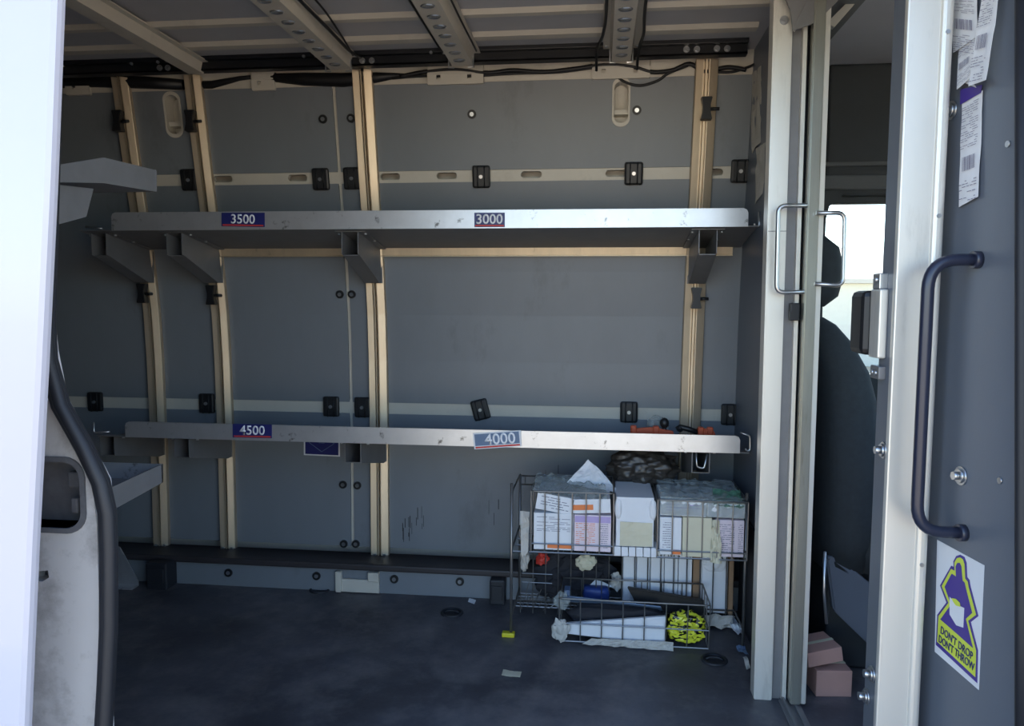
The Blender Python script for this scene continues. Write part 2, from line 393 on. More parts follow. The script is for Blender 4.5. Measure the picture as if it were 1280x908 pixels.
# ------------------------------------------------------------------ floor, kick board, ceiling, rear doors, near side, partition
b = B(); b.box((-3.1, .98, -.06), (2.3, 2.86, 0), .002)
floor = struct('floor', b, 'floor', 'dark worn scuffed cargo floor')
for (x, y) in [(-0.4801, 2.4519), (0.3508, 2.214), (-0.9962, 2.5952)]:
    b = B(); ring = []
    b.tube([(x+.034*math.cos(a*math.pi/10), y+.034*math.sin(a*math.pi/10), .002) for a in range(20)], .005, 6, closed=True)
    b.cyl((x, y, -.001), (x, y, .0015), .031, 20); b.tube([(x-.024, y, .003), (x-.012, y+.008, .006), (x+.012, y+.008, .006), (x+.024, y, .003)], .003, 6)
    obj('tie_down_cup', b, 'rubber', floor)
b = B(); b.box((-3.05, 2.592, 0), (.49, 2.612, .085), .002)
kick = struct('baseboard_back', b, 'liner', 'low blue grey kick board along the floor edge')
for (x, y) in [(-1.3423, 0.0509), (-1.0062, 0.0545), (-0.7173, 0.0562), (-0.4785, 0.0587)]:
    o = bpy.data.objects.new('panel_screw', m1); COL.objects.link(o); o.parent = kick; o.location = Vector((x, 2.592, y))-ORG[kick]
    q = bpy.data.objects.new('screw', m2); COL.objects.link(q); q.parent = o
b = B(); xa, xb = -0.93, -0.7699
b.box((xa, 2.578, .004), (xb, 2.591, .052), .003); b.box((xa, 2.57, .004), (xa+.022, 2.591, .08), .003); b.box((xb-.04, 2.57, .048), (xb, 2.591, .082), .003)
obj('sill_bracket', b, 'body', kick, 'torn pale metal bracket on the kick board')
b = B(); b.box((-3.05, 2.57, .088), (.49, 2.615, .112), .006); b.box((-3.05, 2.61, .09), (.49, 2.745, .096))
struct('trim_1', b, 'kickrail', 'dark square rail along the top of the kick board')
b = B(); b.box((-0.3648, 2.535, .0), (-0.3113, 2.59, .09), .006); b.box((-0.3648+.008, 2.53, .02), (-0.3113-.008, 2.538, .07), .002)
obj('floor_stop', b, 'rubber', label='black rubber block at the floor edge left of the wire cart', cat='block')
b = B(); b.box((-1.6233, 2.52, 0), (-1.542, 2.59, .10), .006); b.box((-1.6233+.01, 2.512, .03), (-1.542-.01, 2.522, .08), .002)
obj('floor_stop', b, 'rubber', label='black block at the floor edge under the leftmost upright', cat='block')

# ceiling: roof skin pressed with ribs, four roof bows across
CZ = 1.865
b = B(); b.box((-3.1, .95, CZ), (2.3, 2.9, CZ+.06))
ceil = struct('ceiling', b, 'roof', 'grey sheet metal van roof seen from below')
for y in (2.375, 2.19, 1.96, 1.74, 1.52, 1.30):
    b = B(); w = .018 if y > 2.3 else .012
    b.prism([(-3.05, y-w-.012, CZ), (-3.05, y+w+.012, CZ), (-3.05, y+w, CZ-.012), (-3.05, y-w, CZ-.012)], (3.5, 0, 0)); obj('roof_rib', b, 'body', ceil)
for x, w in ((-1.375, .068), (-.865, .09), (-.455, .085), (.058, .075), (-1.9, .08), (-2.45, .08)):
    b = B(); sec = [(-w/2-.02, 0), (-w/2, 0), (-w/2+.008, -.032), (w/2-.008, -.032), (w/2, 0), (w/2+.02, 0), (w/2+.02, .004), (-w/2-.02, .004)]
    path = []
    for k in range(9):
        y = 1.15+(2.52-1.15)*k/8; path.append(((x, y, CZ-.012-.002), (1, 0, 0), (0, 0, 1)))
    b.sweep(sec, path)
    bow = obj('roof_bow', b, 'body', ceil)
    for k in range(10):
        y = 2.46-k*.075
        c = B(); c.tube([(x+.017*math.cos(a), y+.012*math.sin(a), CZ-.047) for a in [j*math.pi/8 for j in range(16)]], .0028, 5, closed=True)
        c.cyl((x, y, CZ-.0475), (x, y, CZ-.045), .009, 10)
        if w < .07: c.bm.free(); continue
        obj('pressed_hole', c, 'steel', bow)
    c = B(); c.tube([(x-w/2+.002, 2.49, CZ-.02), (x-w/2+.002, 2.49, CZ-.06), (x-w/2+.02, 2.49, CZ-.06)], .003, 5)
    c.tube([(x+w/2-.002, 2.49, CZ-.02), (x+w/2-.002, 2.49, CZ-.06), (x+w/2-.02, 2.49, CZ-.06)], .003, 5)
    if x > -1: obj('wire_clip', c, 'steel', bow)
    else: c.bm.free()
# cables along the bows
def cable(name, pts, r, label, m='cable'):
    b = B(); P = [Vector(p) for p in pts]; out = []
    for i in range(len(P)-1):
        p0 = P[max(i-1, 0)]; p1 = P[i]; p2 = P[i+1]; p3 = P[min(i+2, len(P)-1)]
        for k in range(6):
            t = k/6; out.append(.5*((2*p1)+(-p0+p2)*t+(2*p0-5*p1+4*p2-p3)*t*t+(-p0+3*p1-3*p2+p3)*t**3))
    out.append(P[-1]); b.tube(out, r, 6); return obj(name, b, m, label=label, cat='cable')
cable('roof_cable', [(-.79, 1.6, CZ-.022), (-.80, 2.0, CZ-.020), (-.79, 2.2, CZ-.030), (-.80, 2.4, CZ-.022), (-.79, 2.50, CZ-.02), (-.80, 2.54, 1.82)], .005, 'thick black cable down the right side of the second roof bow from the left')
cable('roof_cable', [(-.775, 1.6, CZ-.02), (-.76, 2.0, CZ-.018), (-.77, 2.22, CZ-.026), (-.785, 2.40, CZ-.04)], .003, 'thin black cable beside the thick one on the second roof bow')
cable('roof_cable', [(-.51, 1.6, CZ-.02), (-.51, 2.1, CZ-.022), (-.505, 2.35, CZ-.03), (-.51, 2.46, CZ-.02)], .003, 'thin black cable along the left edge of the third roof bow')
cable('roof_cable', [(-.395, 1.6, CZ-.02), (-.40, 2.1, CZ-.022), (-.395, 2.35, CZ-.03), (-.40, 2.46, CZ-.02)], .003, 'thin black cable along the right edge of the third roof bow')
cable('roof_cable', [(.005, 1.6, CZ-.02), (.008, 2.1, CZ-.03), (.00, 2.3, CZ-.035), (-.015, 2.42, CZ-.03), (-.02, 2.5, CZ-.04), (-.02, 2.55, 1.80)], .0045, 'black cable hanging along the left edge of the roof bow nearest the cab')
cable('roof_cable', [(.112, 1.6, CZ-.02), (.11, 2.1, CZ-.03), (.117, 2.3, CZ-.035), (.112, 2.42, CZ-.03), (.11, 2.5, CZ-.04), (.11, 2.55, 1.80)], .0045, 'black cable hanging along the right edge of the roof bow nearest the cab')

# rear: doors closed
b = B(); b.box((-3.12, 1.0, -.05), (-3.04, 2.85, 1.93))
wl = struct('wall_left', b, 'liner', 'dark closed rear end of the cargo space')
for y0, y1 in ((1.15, 1.83), (1.86, 2.56)):
    b = B(); b.box((-3.04, y0, .1), (-3.02, y1, 1.7), .01); obj('rear_door_panel', b, 'liner', wl)

# near side of the body, rear of the doorway
b = B(); b.box((-3.12, 1.0, -.05), (-1.0, 1.1, 1.93), .004)
b.box((-1.0, .99, 1.80), (.70, 1.1, 1.93), .004)
wf = struct('wall_front', b, 'white', 'white body side with the open sliding door aperture')
b = B(); b.box((-3.1, .86, -.32), (2.3, 1.0, -.07), .01); obj('sill', b, 'white', wf)
# dirty rear jamb with the latch recess
edge = [(-0.8326, 1.1391), (-0.8408, 0.9711), (-0.8286, 0.8981), (-0.7887, 0.8228), (-0.7608, 0.7705), (-0.7558, 0.7022), (-0.7574, 0.6014), (-0.7622, 0.4861), (-0.7718, 0.3842)]
out = [(-1.0, edge[0][1]+.6)] + [(edge[0][0]-.02, edge[0][1]+.6)] + [(edge[0][0]-.02, edge[0][1])] + edge[1:] + [(edge[-1][0], -.05), (-1.0, -.05)]
hole = rr(-.93, 0.7014, -0.7795, 0.8042, .026, 6)
notch = [(-0.8683, 0.6292), (-0.8399, 0.6331), (-0.8391, 0.6217), (-0.8502, 0.6148), (-0.8691, 0.6139)]
b = B(); b.holed(lambda u, v, d: (u, 1.055+d, v), out, [hole, notch], .045)
jamb = struct('trim_2', b, 'jamb', 'dirty white door jamb at the rear of the doorway')
b = B(); hb = (min(p[0] for p in hole), min(p[1] for p in hole), max(p[0] for p in hole), max(p[1] for p in hole))
big = rr(hb[0]-.008, hb[1]-.008, hb[2]+.008, hb[3]+.008, .032, 6)
b.holed(lambda u, v, d: (u, 1.0515+d, v), big, [hole], .045); b.holed(lambda u, v, d: (u, 1.094+d, v), big, [], .006)
hx, hz = hole[0][0], max(p[1] for p in hole)
b.box((hx-.035, 1.072, hz-.045), (hx-.005, 1.095, hz-.02), .003); b.box((hx-.03, 1.07, hz-.085), (hx-.018, 1.095, hz-.06), .003)
obj('latch_recess', b, 'recess', jamb, 'dark grey rounded recess of the door latch')
b = B(); b.holed(lambda u, v, d: (u, 1.085+d, v), grow(notch, .004), [], .006); obj('notch_plate', b, 'recess', jamb)
# rubber seal round the aperture
sp = [(-0.7787, 1.045, 1.5442), (-0.7843, 1.045, 1.4783), (-0.7948, 1.045, 1.3103), (-0.8081, 1.045, 1.1378), (-0.8176, 1.045, 1.02), (-0.8166, 1.045, 0.9604), (-0.7991, 1.045, 0.8922), (-0.7632, 1.045, 0.8289), (-0.7396, 1.045, 0.7772), (-0.7312, 1.045, 0.7323), (-0.7311, 1.045, 0.6707), (-0.7357, 1.045, 0.5582), (-0.7432, 1.045, 0.4692), (-0.7522, 1.045, 0.3788), (-0.7632, 1.045, 0.2739)]
b = B(); b.tube(sp, .0135, 12); b.tube([(p[0]+.006, p[1]-.008, p[2]) for p in sp], .010, 10)
obj('door_seal', b, 'rubber', jamb, 'thick black rubber seal of the doorway')
# sliding side door, pushed back along the outside
b = B(); ex = [(-0.6865, 1.4961), (-0.6914, 1.4366), (-0.7124, 1.2026), (-0.7363, 0.9647), (-0.7626, 0.7139), (-0.7878, 0.4494)]
pth = [(ex[0][0]+.045, .9, 1.86)]+[(x, .9, z) for x, z in ex]+[(ex[-1][0]-.03, .9, .1), (ex[-1][0]-.03, .9, -.05)]
sec = [(-.008, .030), (-.002, .033), (0, .039), (0, .045), (-1.45, .045), (-1.45, .030)]
b.sweep(sec, [(p, (1, 0, 0), (0, 1, 0)) for p in pth])
sd = struct('door_1', b, 'white', 'open white sliding side door')
b = B(); b.box((-1.15, .86, .45), (-.95, .90, .49), .01); obj('door_handle', b, 'black', sd)

# partition towards the cab: far part
b = B(); b.box((.484, 2.052, -.0), (.503, 2.80, CZ), .002)
wr = struct('wall_right', b, 'panel', 'dark grey partition behind the silver post')
b = B(); b.box((.476, 2.055, 0), (.484, 2.55, .36), .002); obj('scuff_plate', b, 'rubber', wr)
def vpost(b, x0, x1, y0, y1, z0, z1, dx=0.0, bev=.002):
    """upright box whose top is shifted by dx"""
    p = [(x0, y0, z0), (x1, y0, z0), (x1, y1, z0), (x0, y1, z0)]
    t = bmesh.new(); vs = [t.verts.new(q) for q in p]+[t.verts.new((q[0]+dx, q[1], z1)) for q in p]
    for f in ((0, 1, 2, 3), (4, 5, 6, 7), (0, 1, 5, 4), (1, 2, 6, 5), (2, 3, 7, 6), (3, 0, 4, 7)): t.faces.new([vs[i] for i in f])
    bmesh.ops.recalc_face_normals(t, faces=t.faces)
    if bev: bmesh.ops.bevel(t, geom=list(t.edges), offset=bev, segments=2, affect='EDGES')
    b._merge(t)
b = B(); vpost(b, .4215, .468, 2.0, 2.05, 0, CZ, -.004)
p1 = struct('trim_3', b, 'post', 'broad silver post of the sliding partition door')
b = B(); vpost(b, .468, .493, 2.012, 2.05, 0, CZ, -.004); obj('post_groove', b, 'galvdark', p1)
b = B(); vpost(b, .493, .503, 1.996, 2.05, 0, CZ, -.004); obj('post_lip', b, 'post', p1)
for z in (1.745,):
    b = B(); b.cyl((.443, 1.996, z), (.443, 2.002, z), .011, 12); b.cyl((.443, 1.993, z), (.443, 1.998, z), .006, 6); obj('bolt', b, 'steel', p1)
b = B(); b.box((.4205, 1.9985, 1.23), (.4675, 2.0, 1.2315)); obj('joint', b, 'galvdark', p1)
b = B(); b.box((.503, 2.03, 0), (.512, 2.05, CZ)); obj('post_gap_shade', b, 'rubber', p1)  # black strip standing in for the shaded gap between post and door
# header gusset over the doorway
b = B(); b.prism([(0.4059, 1.97, 1.859), (0.6173, 1.97, 1.8498), (0.5613, 1.97, 1.7781), (0.5149, 1.97, 1.7294), (0.4594, 1.97, 1.7107), (0.4503, 1.97, 1.7599)], (0, .008, 0)); b.prism([(0.4563, 1.965, 1.7129), (0.4621, 1.965, 1.707), (0.4953, 1.965, 1.7713), (0.4859, 1.965, 1.7754)], (0, .008, 0))
obj('header_gusset', b, 'galvdark', p1, 'angled sheet metal gusset above the doorway')

# sliding partition door, open: edge stile, panel, two wire handles, latch
b = B(); b.box((.516, 2.0, .02), (.528, 2.76, 1.80))
d2 = struct('door_2', b, 'panel', 'open sliding door of the partition seen on edge')
b = B(); vpost(b, .506, .533, 1.965, 2.0, .01, 1.80, .0, .003); st = obj('door_stile', b, 'worn', d2, 'scratched metal edge of the sliding door')
b = B(); vpost(b, .533, .547, 1.972, 2.0, .01, 1.80, .0, .002); obj('stile_lip', b, 'post', d2)
def arc_path(pts, r, n=6):
    P = [Vector(p) for p in pts]; o = [P[0]]
    for a, p, c in zip(P, P[1:], P[2:]):
        u = (a-p).normalized(); w = (c-p).normalized()
        for k in range(n+1):
            t = k/n; o.append((p+u*r)*(1-t)**2+p*2*t*(1-t)+(p+w*r)*t*t)
    return o+[P[-1]]
hl = [(0.502, 1.955, 1.2886), (0.4337, 1.955, 1.2892), (0.4357, 1.955, 1.0758), (0.5016, 1.955, 1.078)]
b = B(); b.tube(arc_path(hl, .02), .0055, 8); obj('wire_handle', b, 'steel', d2, 'wire pull handle on the cargo side')
hr = [(0.5234, 1.955, 1.27), (0.5909, 1.955, 1.2704), (0.5939, 1.955, 1.0939), (0.5257, 1.955, 1.0977)]
b = B(); b.tube(arc_path(hr, .02), .0055, 8); obj('wire_handle', b, 'steel', d2, 'wire pull handle on the cab side')
b = B(); lx, ly, lz = (0.4872, 1.975, 1.0284)
b.box((lx-.012, ly, lz-.022), (lx+.012, ly+.02, lz+.022), .003); b.prism([(lx-.014, ly-.004, lz-.02), (lx+.012, ly-.004, lz-.02), (lx-.014, ly-.004, lz+.002)], (0, .01, 0)); obj('door_latch', b, 'black', d2)
b = B(); b.box((.485, 1.30, .0), (.535, 2.0, .006), .001); b.box((.492, 1.30, .006), (.498, 2.0, .014)); b.box((.516, 1.30, .006), (.522, 1.96, .014)); struct('trim_4', b, 'galvdark', 'floor track of the partition door')

# partition: near part, beside the doorway
D = Vector((0.1275217425395262, -0.9918357753074261)); P0 = Vector((.64, 1.437)); NN = Vector((D[1], -D[0]))
def npt(s, z, off=0.0): return Vector((P0.x+D.x*s+NN.x*off, P0.y+D.y*s+NN.y*off, z))
def nmap(u, v, d): return npt(u, v, -d)
b = B(); b.holed(nmap, [(-.098, 0), (.30, 0), (.30, CZ), (-.098, CZ)], [], .02)
np_ = struct('wall_right.001', b, 'panel', 'blue grey partition panel carrying the grab handle')
b = B(); b.box((.537, 1.476, 0), (.560, 1.535, CZ), .002); pj = obj('jamb_plate', b, 'panel', np_)
b = B()
b.box((.535, 1.460, 0), (.598, 1.476, CZ), .003); b.box((.590, 1.453, 0), (.6115, 1.50, CZ), .008, None, 4)
p2 = struct('trim_5', b, 'post', 'bright silver post with a rolled edge beside the grey panel')
for (z) in [1.5259, 1.2069, 0.5672]:
    b = B(); b.cyl((.6005, 1.4505, z), (.6005, 1.4545, z), .004, 8); obj('rivet', b, 'steel', p2)
def hexbolt(s, z, r=.010, parent=np_):
    c = npt(s, z); n = Vector((NN.x, NN.y, 0))
    b = B(); b.cyl(c, c+n*.003, r*1.7, 16); b.cyl(c+n*.003, c+n*.007, r*1.25, 16); b.cyl(c+n*.007, c+n*.016, r*.8, 6); obj('hex_bolt', b, 'steel', parent)
for s, z in [(-0.0601, 1.4011), (0.0255, 0.7457)]: hexbolt(s, z)
for s, z in [(0.1032, 1.308), (0.1304, 0.7621)]:
    c = npt(s, z); n = Vector((NN.x, NN.y, 0)); b = B(); b.cyl(c, c+n*.003, .0055, 10); obj('rivet', b, 'steel', np_)
for c in [(0.537, 1.4862, 0.7744), (0.537, 1.4924, 0.333), (0.537, 1.5165, 0.2749)]:
    c = Vector(c); n = Vector((-1, 0, 0)); b = B(); b.cyl(c, c+n*.003, .016, 16); b.cyl(c+n*.003, c+n*.007, .012, 16); b.cyl(c+n*.007, c+n*.017, .008, 6); obj('hex_bolt', b, 'steel', np_)
# grab handle
tops, tz = 0.0426, 1.1255; bz = 0.6475
H = [npt(tops, tz), npt(tops-.004, tz, .05), npt(tops-.008, tz-.012, .083), npt(tops-.01, bz+.012, .083), npt(tops-.004, bz, .05), npt(tops, bz)]
b = B(); b.tube(arc_path([H[0], npt(tops-.006, tz, .083), npt(tops-.006, bz, .083), H[-1]], .05, 8), .0105, 12)
gh = obj('grab_handle', b, 'handle', np_, 'dark blue black tubular grab handle')
for z in (tz, bz):
    b = B(); b.cyl(npt(tops, z), npt(tops, z, .012), .015, 14); obj('handle_foot', b, 'handle', gh)
# lock box at the doorway edge
zz = (0.9468, 1.0771)
b = B(); b.box((.521, 1.496, zz[0]), (.537, 1.546, zz[1]), .003)
lb = obj('lock_box', b, 'post', np_, 'silver box of the door lock on the jamb')
b = B(); b.box((.508, 1.546, zz[0]+.003), (.540, 1.625, zz[1]-.002), .012); obj('lock_cover', b, 'black', lb)
b = B(); b.box((.522, 1.505, zz[1]), (.5385, 1.54, zz[1]+.03), .002); obj('lock_bracket', b, 'steel', lb)
b = B(); b.cyl((.519, 1.522, zz[1]+.018), (.525, 1.522, zz[1]+.018), .006, 8); obj('bracket_bolt', b, 'steel', lb)
b = B(); b.box((.524, 1.495, zz[0]-.04), (.538, 1.54, zz[0]-.015), .002); obj('lock_bracket', b, 'galvdark', lb)
for y in (1.508, 1.526):
    b = B(); b.cyl((.521, y, zz[0]-.028), (.526, y, zz[0]-.028), .005, 8); obj('bracket_bolt', b, 'steel', lb)
# front pillar of the doorway with its seal, and the body ahead of it
b = B(); b.box((.684, .99, -.05), (.95, 1.14, 1.93), .006)
struct('trim_6', b, 'white', 'white pillar ahead of the side doorway')
b = B(); b.tube([(0.6475464533418391, 1.3155709629373624, 1.598), (0.6524432882553569, 1.2774844691655571, 1.15), (0.6565239840166217, 1.2457457243557195, 0.778), (0.6586791014655398, 1.2289836997530241, 0.58), (0.6616503580667107, 1.205873926188361, 0.3085)], .010, 10)
struct('trim_7', b, 'rubber', 'rubber seal on the pillar ahead of the doorway')

# ------------------------------------------------------------------ cab
b = B(); b.box((.53, 2.775, -.05), (.77, 2.86, CZ)); b.box((.77, 2.775, -.05), (1.75, 2.86, .80), .01); b.box((.77, 2.775, 1.42), (1.75, 2.86, CZ), .01); b.box((1.7, 2.775, -.05), (1.8, 2.86, CZ))
b.box((.8, 2.79, 1.395), (1.7, 2.83, 1.425), .008)
cw = struct('wall_back.001', b, 'trimdark', "driver's door and dark cab trim")
b = B(); b.box((.66, 2.76, 1.44), (1.5, 2.778, 1.49), .008); b.box((.66, 2.765, 1.52), (1.5, 2.778, 1.535), .004); obj('trim_moulding', b, 'headliner', cw)
b = B(); b.prism([(.775, 2.768, .8), (.775, 2.768, 1.34), (.785, 2.768, 1.385), (.82, 2.768, 1.41), (.84, 2.768, 1.44), (.70, 2.768, 1.44), (.70, 2.768, .8)], (0, .02, 0)); obj('window_corner', b, 'trimdark', cw)
b = B(); b.box((.77, 2.80, .80), (1.7, 2.806, 1.42)); struct('window_1', b, 'glass', "driver's side window")
b = B(); b.box((2.2, 1.0, -.05), (2.3, 2.86, .85), .01); struct('wall_right.002', b, 'trimdark', 'dashboard bulkhead at the front of the cab')
b = B(); b.prism([(2.25, 1.0, .85), (2.25, 2.86, .85), (1.80, 2.80, 1.80), (1.80, 1.06, 1.80)], (.006, 0, .004)); struct('window_2', b, 'glass', 'windscreen')
b = B(); b.box((.95, 1.0, -.32), (2.3, 1.08, .82), .01); b.box((.95, 1.02, 1.42), (1.8, 1.08, 1.93), .01); struct('door_3', b, 'white', 'white front passenger door')
b = B(); b.box((.95, 1.04, .82), (1.75, 1.046, 1.42)); struct('window_3', b, 'glass', 'front passenger window')
b = B(); b.box((.56, 1.56, CZ-.05), (.66, 2.75, CZ), .004); struct('trim_8', b, 'headliner', 'grey headliner above the doorway')
b = B(); b.prism([(0.6373, 2.1, 1.8365), (0.6569, 2.1, 1.8357), (0.591, 2.1, 1.7588), (0.5727, 2.1, 1.7714)], (0, .02, 0)); struct('trim_9', b, 'post', 'pale diagonal trim strip behind the doorway')

# driver's seat
sx, sy = .70, 2.36
seat = empty('driver_seat', (sx, sy, 0), 'dark charcoal driver seat with headrest seen through the partition doorway', 'seat')
def cushion(b, secs):
    """rounded loft: secs of (centre, halfx, halfy) going up"""
    n = 20; path = []
    t = bmesh.new(); rings = []
    for c, hx, hy in secs:
        ring = []
        for k in range(n):
            a = 2*math.pi*k/n; ca, sa = math.cos(a), math.sin(a); e = .55
            ring.append(t.verts.new((c[0]+hx*math.copysign(abs(ca)**e, ca), c[1]+hy*math.copysign(abs(sa)**e, sa), c[2])))
        rings.append(ring)
    for A, Bq in zip(rings, rings[1:]):
        for k in range(n): f = t.faces.new((A[k], A[(k+1) % n], Bq[(k+1) % n], Bq[k])); f.smooth = True
    t.faces.new(rings[0][::-1]); t.faces.new(rings[-1]); bmesh.ops.recalc_face_normals(t, faces=t.faces); b._merge(t)
b = B(); cushion(b, [((.70, sy, .30), .07, .21), ((.70, sy, .40), .084, .24), ((.695, sy, .60), .086, .25), ((.685, sy, .78), .086, .245), ((.672, sy, .86), .078, .235), ((.645, sy, .94), .064, .20), ((.625, sy, .99), .045, .16), ((.612, sy, 1.01), .03, .12)]); obj('backrest', b, 'seat', seat)
b = B(); cushion(b, [((.610, sy, 1.04), .04, .09), ((.622, sy, 1.07), .062, .12), ((.626, sy, 1.14), .072, .135), ((.622, sy, 1.21), .058, .125), ((.612, sy, 1.245), .03, .09)]); obj('headrest', b, 'seat', seat)
for dy in (-.06, .06):
    b = B(); b.cyl((.61, sy+dy, .98), (.612, sy+dy, 1.06), .007, 8); obj('headrest_post', b, 'steel', seat)
b = B(); cushion(b, [((.93, sy, .30), .23, .24), ((.93, sy, .36), .25, .26), ((.93, sy, .45), .25, .26), ((.93, sy, .49), .21, .23)]); obj('seat_cushion', b, 'seat', seat)
b = B(); b.box((.66, sy-.15, .0), (1.15, sy+.2, .31), .01); obj('seat_base', b, 'trimdark', seat)
b = B(); b.prism([(0.6371, 2.15, 0.3433), (0.6626, 2.15, 0.3444), (0.8052, 2.15, 0.2281), (0.8127, 2.15, 0.0496), (0.6619, 2.15, 0.1932)], (0, .03, 0), .005); b.prism([(0.6357, 2.146, 0.3491), (0.6655, 2.146, 0.3504), (0.8077, 2.146, 0.2344), (0.8085, 2.146, 0.2162)], (0, .03, 0), .003); obj('seat_side_panel', b, 'panel', seat)
b = B(); b.tube([(0.5968, 2.03, 0.3997), (0.5987, 2.03, 0.2918), (0.608, 2.03, 0.2053)], .004, 6); obj('seat_belt_stalk', b, 'steel', seat)
# small cartons on the cab floor
def carton(name, c, d, rz, m, label, cat='box', tilt=0.0, group=None):
    e = empty(name, c, label, cat, group); R = (Matrix.Rotation(math.radians(rz), 3, 'Z') @ Matrix.Rotation(math.radians(tilt), 3, 'Y'))
    b = B(); t = B(); t.box((-d[0]/2, -d[1]/2, 0), (d[0]/2, d[1]/2, d[2]), .002); bmesh.ops.rotate(t.bm, verts=t.bm.verts, cent=(0, 0, 0), matrix=R); bmesh.ops.translate(t.bm, verts=t.bm.verts, vec=c); obj('carton_body', t, m, e)
    t = B(); t.box((-d[0]/2-.0005, -d[1]*.06, d[2]), (d[0]/2+.0005, d[1]*.06, d[2]+.0006)); bmesh.ops.rotate(t.bm, verts=t.bm.verts, cent=(0, 0, 0), matrix=R); bmesh.ops.translate(t.bm, verts=t.bm.verts, vec=c); obj('tape', t, 'cream', e)
    return e
carton('small_carton', (.632, 2.09, 0.0), (.095, .10, .072), 6, 'pinkcard', 'small pinkish carton on the cab floor, the lower of two', tilt=0)
cx_, cy_ = .632, 2.09
carton('small_carton', (cx_-.026, cy_+.005, .086), (.098, .10, .040), 12, 'pinkcard', 'flat brownish carton tilted on top of the pink one in the cab', tilt=-9)

# ------------------------------------------------------------------ black roof rail over the uprights
mr = empty('mounting_rail', (-.8, 2.5, 1.822), 'long black steel rail bolted under the roof above the shelf uprights', 'rail')
b = B(); b.box((-3.0, 2.50, 1.824), (.4475, 2.507, 1.858), .001); b.box((-3.0, 2.478, 1.852), (.4475, 2.50, 1.872), .002); b.box((-3.0, 2.50, 1.824), (.4475, 2.535, 1.829)); obj('rail_profile', b, 'rail', mr)
for (x, y, z) in [(-1.494, 2.5, 1.8366), (-1.4652, 2.5, 1.8358), (-1.4019, 2.5, 1.8366), (-1.3705, 2.5, 1.8356), (-0.8785, 2.5, 1.8405), (-0.8485, 2.5, 1.8383), (-0.786, 2.5, 1.8389), (-0.7535, 2.5, 1.8379), (0.26, 2.5, 1.8413), (0.292, 2.5, 1.8403), (0.3531, 2.5, 1.8408), (0.3848, 2.5, 1.8398)]:
    b = B(); z = min(z, 1.85); b.cyl((x, 2.50, z), (x, 2.496, z), .010, 14); b.cyl((x, 2.496, z), (x, 2.491, z), .0065, 6); obj('bolt', b, 'steel', mr)
for (x, y, z) in [(-1.5808, 2.478, 1.8458), (-1.4859, 2.478, 1.8482), (-0.9767, 2.478, 1.8508), (-0.8814, 2.478, 1.8504), (-0.5503, 2.478, 1.8501), (-0.4561, 2.478, 1.8509), (0.0107, 2.478, 1.852), (0.1076, 2.478, 1.8513)]:
    b = B(); b.cyl((x, 2.478, min(z, 1.866)), (x, 2.472, min(z, 1.866)), .005, 10); obj('rail_screw', b, 'steel', mr)
# wiring harness
def har(name, pts, r, label): return cable(name, pts, r, label)
har('wiring_harness', [(-0.6834, 2.5899, 1.8105), (-0.5996, 2.5874, 1.8232), (-0.4897, 2.5865, 1.8277), (-0.3814, 2.589, 1.8148), (-0.3004, 2.588, 1.82), (-0.1935, 2.5896, 1.8122), (-0.0875, 2.5882, 1.819), (0.0042, 2.5863, 1.8286), (0.0954, 2.5878, 1.8212), (0.1606, 2.5915, 1.8026), (0.2248, 2.5909, 1.8056), (0.2803, 2.5874, 1.8232)] + [(.33, 2.595, 1.80), (.40, 2.59, 1.81), (.46, 2.59, 1.80)], .007, 'thick black wiring harness strung under the roof rail')
har('wiring_harness', [(-0.7116, 2.5908, 1.8062), (-0.6003, 2.5898, 1.8108), (-0.436, 2.5907, 1.8064), (-0.3006, 2.59, 1.8102), (-0.1404, 2.5899, 1.8107), (-0.0088, 2.5877, 1.8217), (0.0307, 2.5908, 1.8061), (0.0704, 2.596, 1.7757), (0.1229, 2.5983, 1.7621), (0.1795, 2.5961, 1.7753), (0.2123, 2.5926, 1.7963), (0.2754, 2.5883, 1.8186)], .0042, 'thin black cable looping below the harness beside the oval recess')
har('wiring_harness', [(0.368, 2.5925, 1.7969), (0.4162, 2.5927, 1.7956), (0.4657, 2.5903, 1.8085), (0.4851, 2.5885, 1.8174)], .004, 'short thin cable right of the rightmost upright under the roof')
b = B(); b.tube([(-1.9798, 2.5948, 1.8259), (-1.7945, 2.5947, 1.8264), (-1.6133, 2.5962, 1.8191), (-1.465, 2.5985, 1.8075)], [.018, .020, .022, .018], 8); b.tube([(-1.465, 2.5985, 1.8075), (-1.3614, 2.599, 1.8048), (-1.2561, 2.5955, 1.8227), (-1.124, 2.5936, 1.832)], [.012, .014, .008, .006], 8)
b.tube([(-1.1396, 2.5956, 1.8222), (-1.025, 2.5972, 1.8141), (-0.8828, 2.5984, 1.8078), (-0.7694, 2.5975, 1.8124), (-0.6712, 2.5965, 1.8174)], [.014, .022, .024, .018, .006], 8)
obj('cable_sleeve', b, 'cable', label='bulky black cable sleeve under the left half of the roof rail', cat='cable')

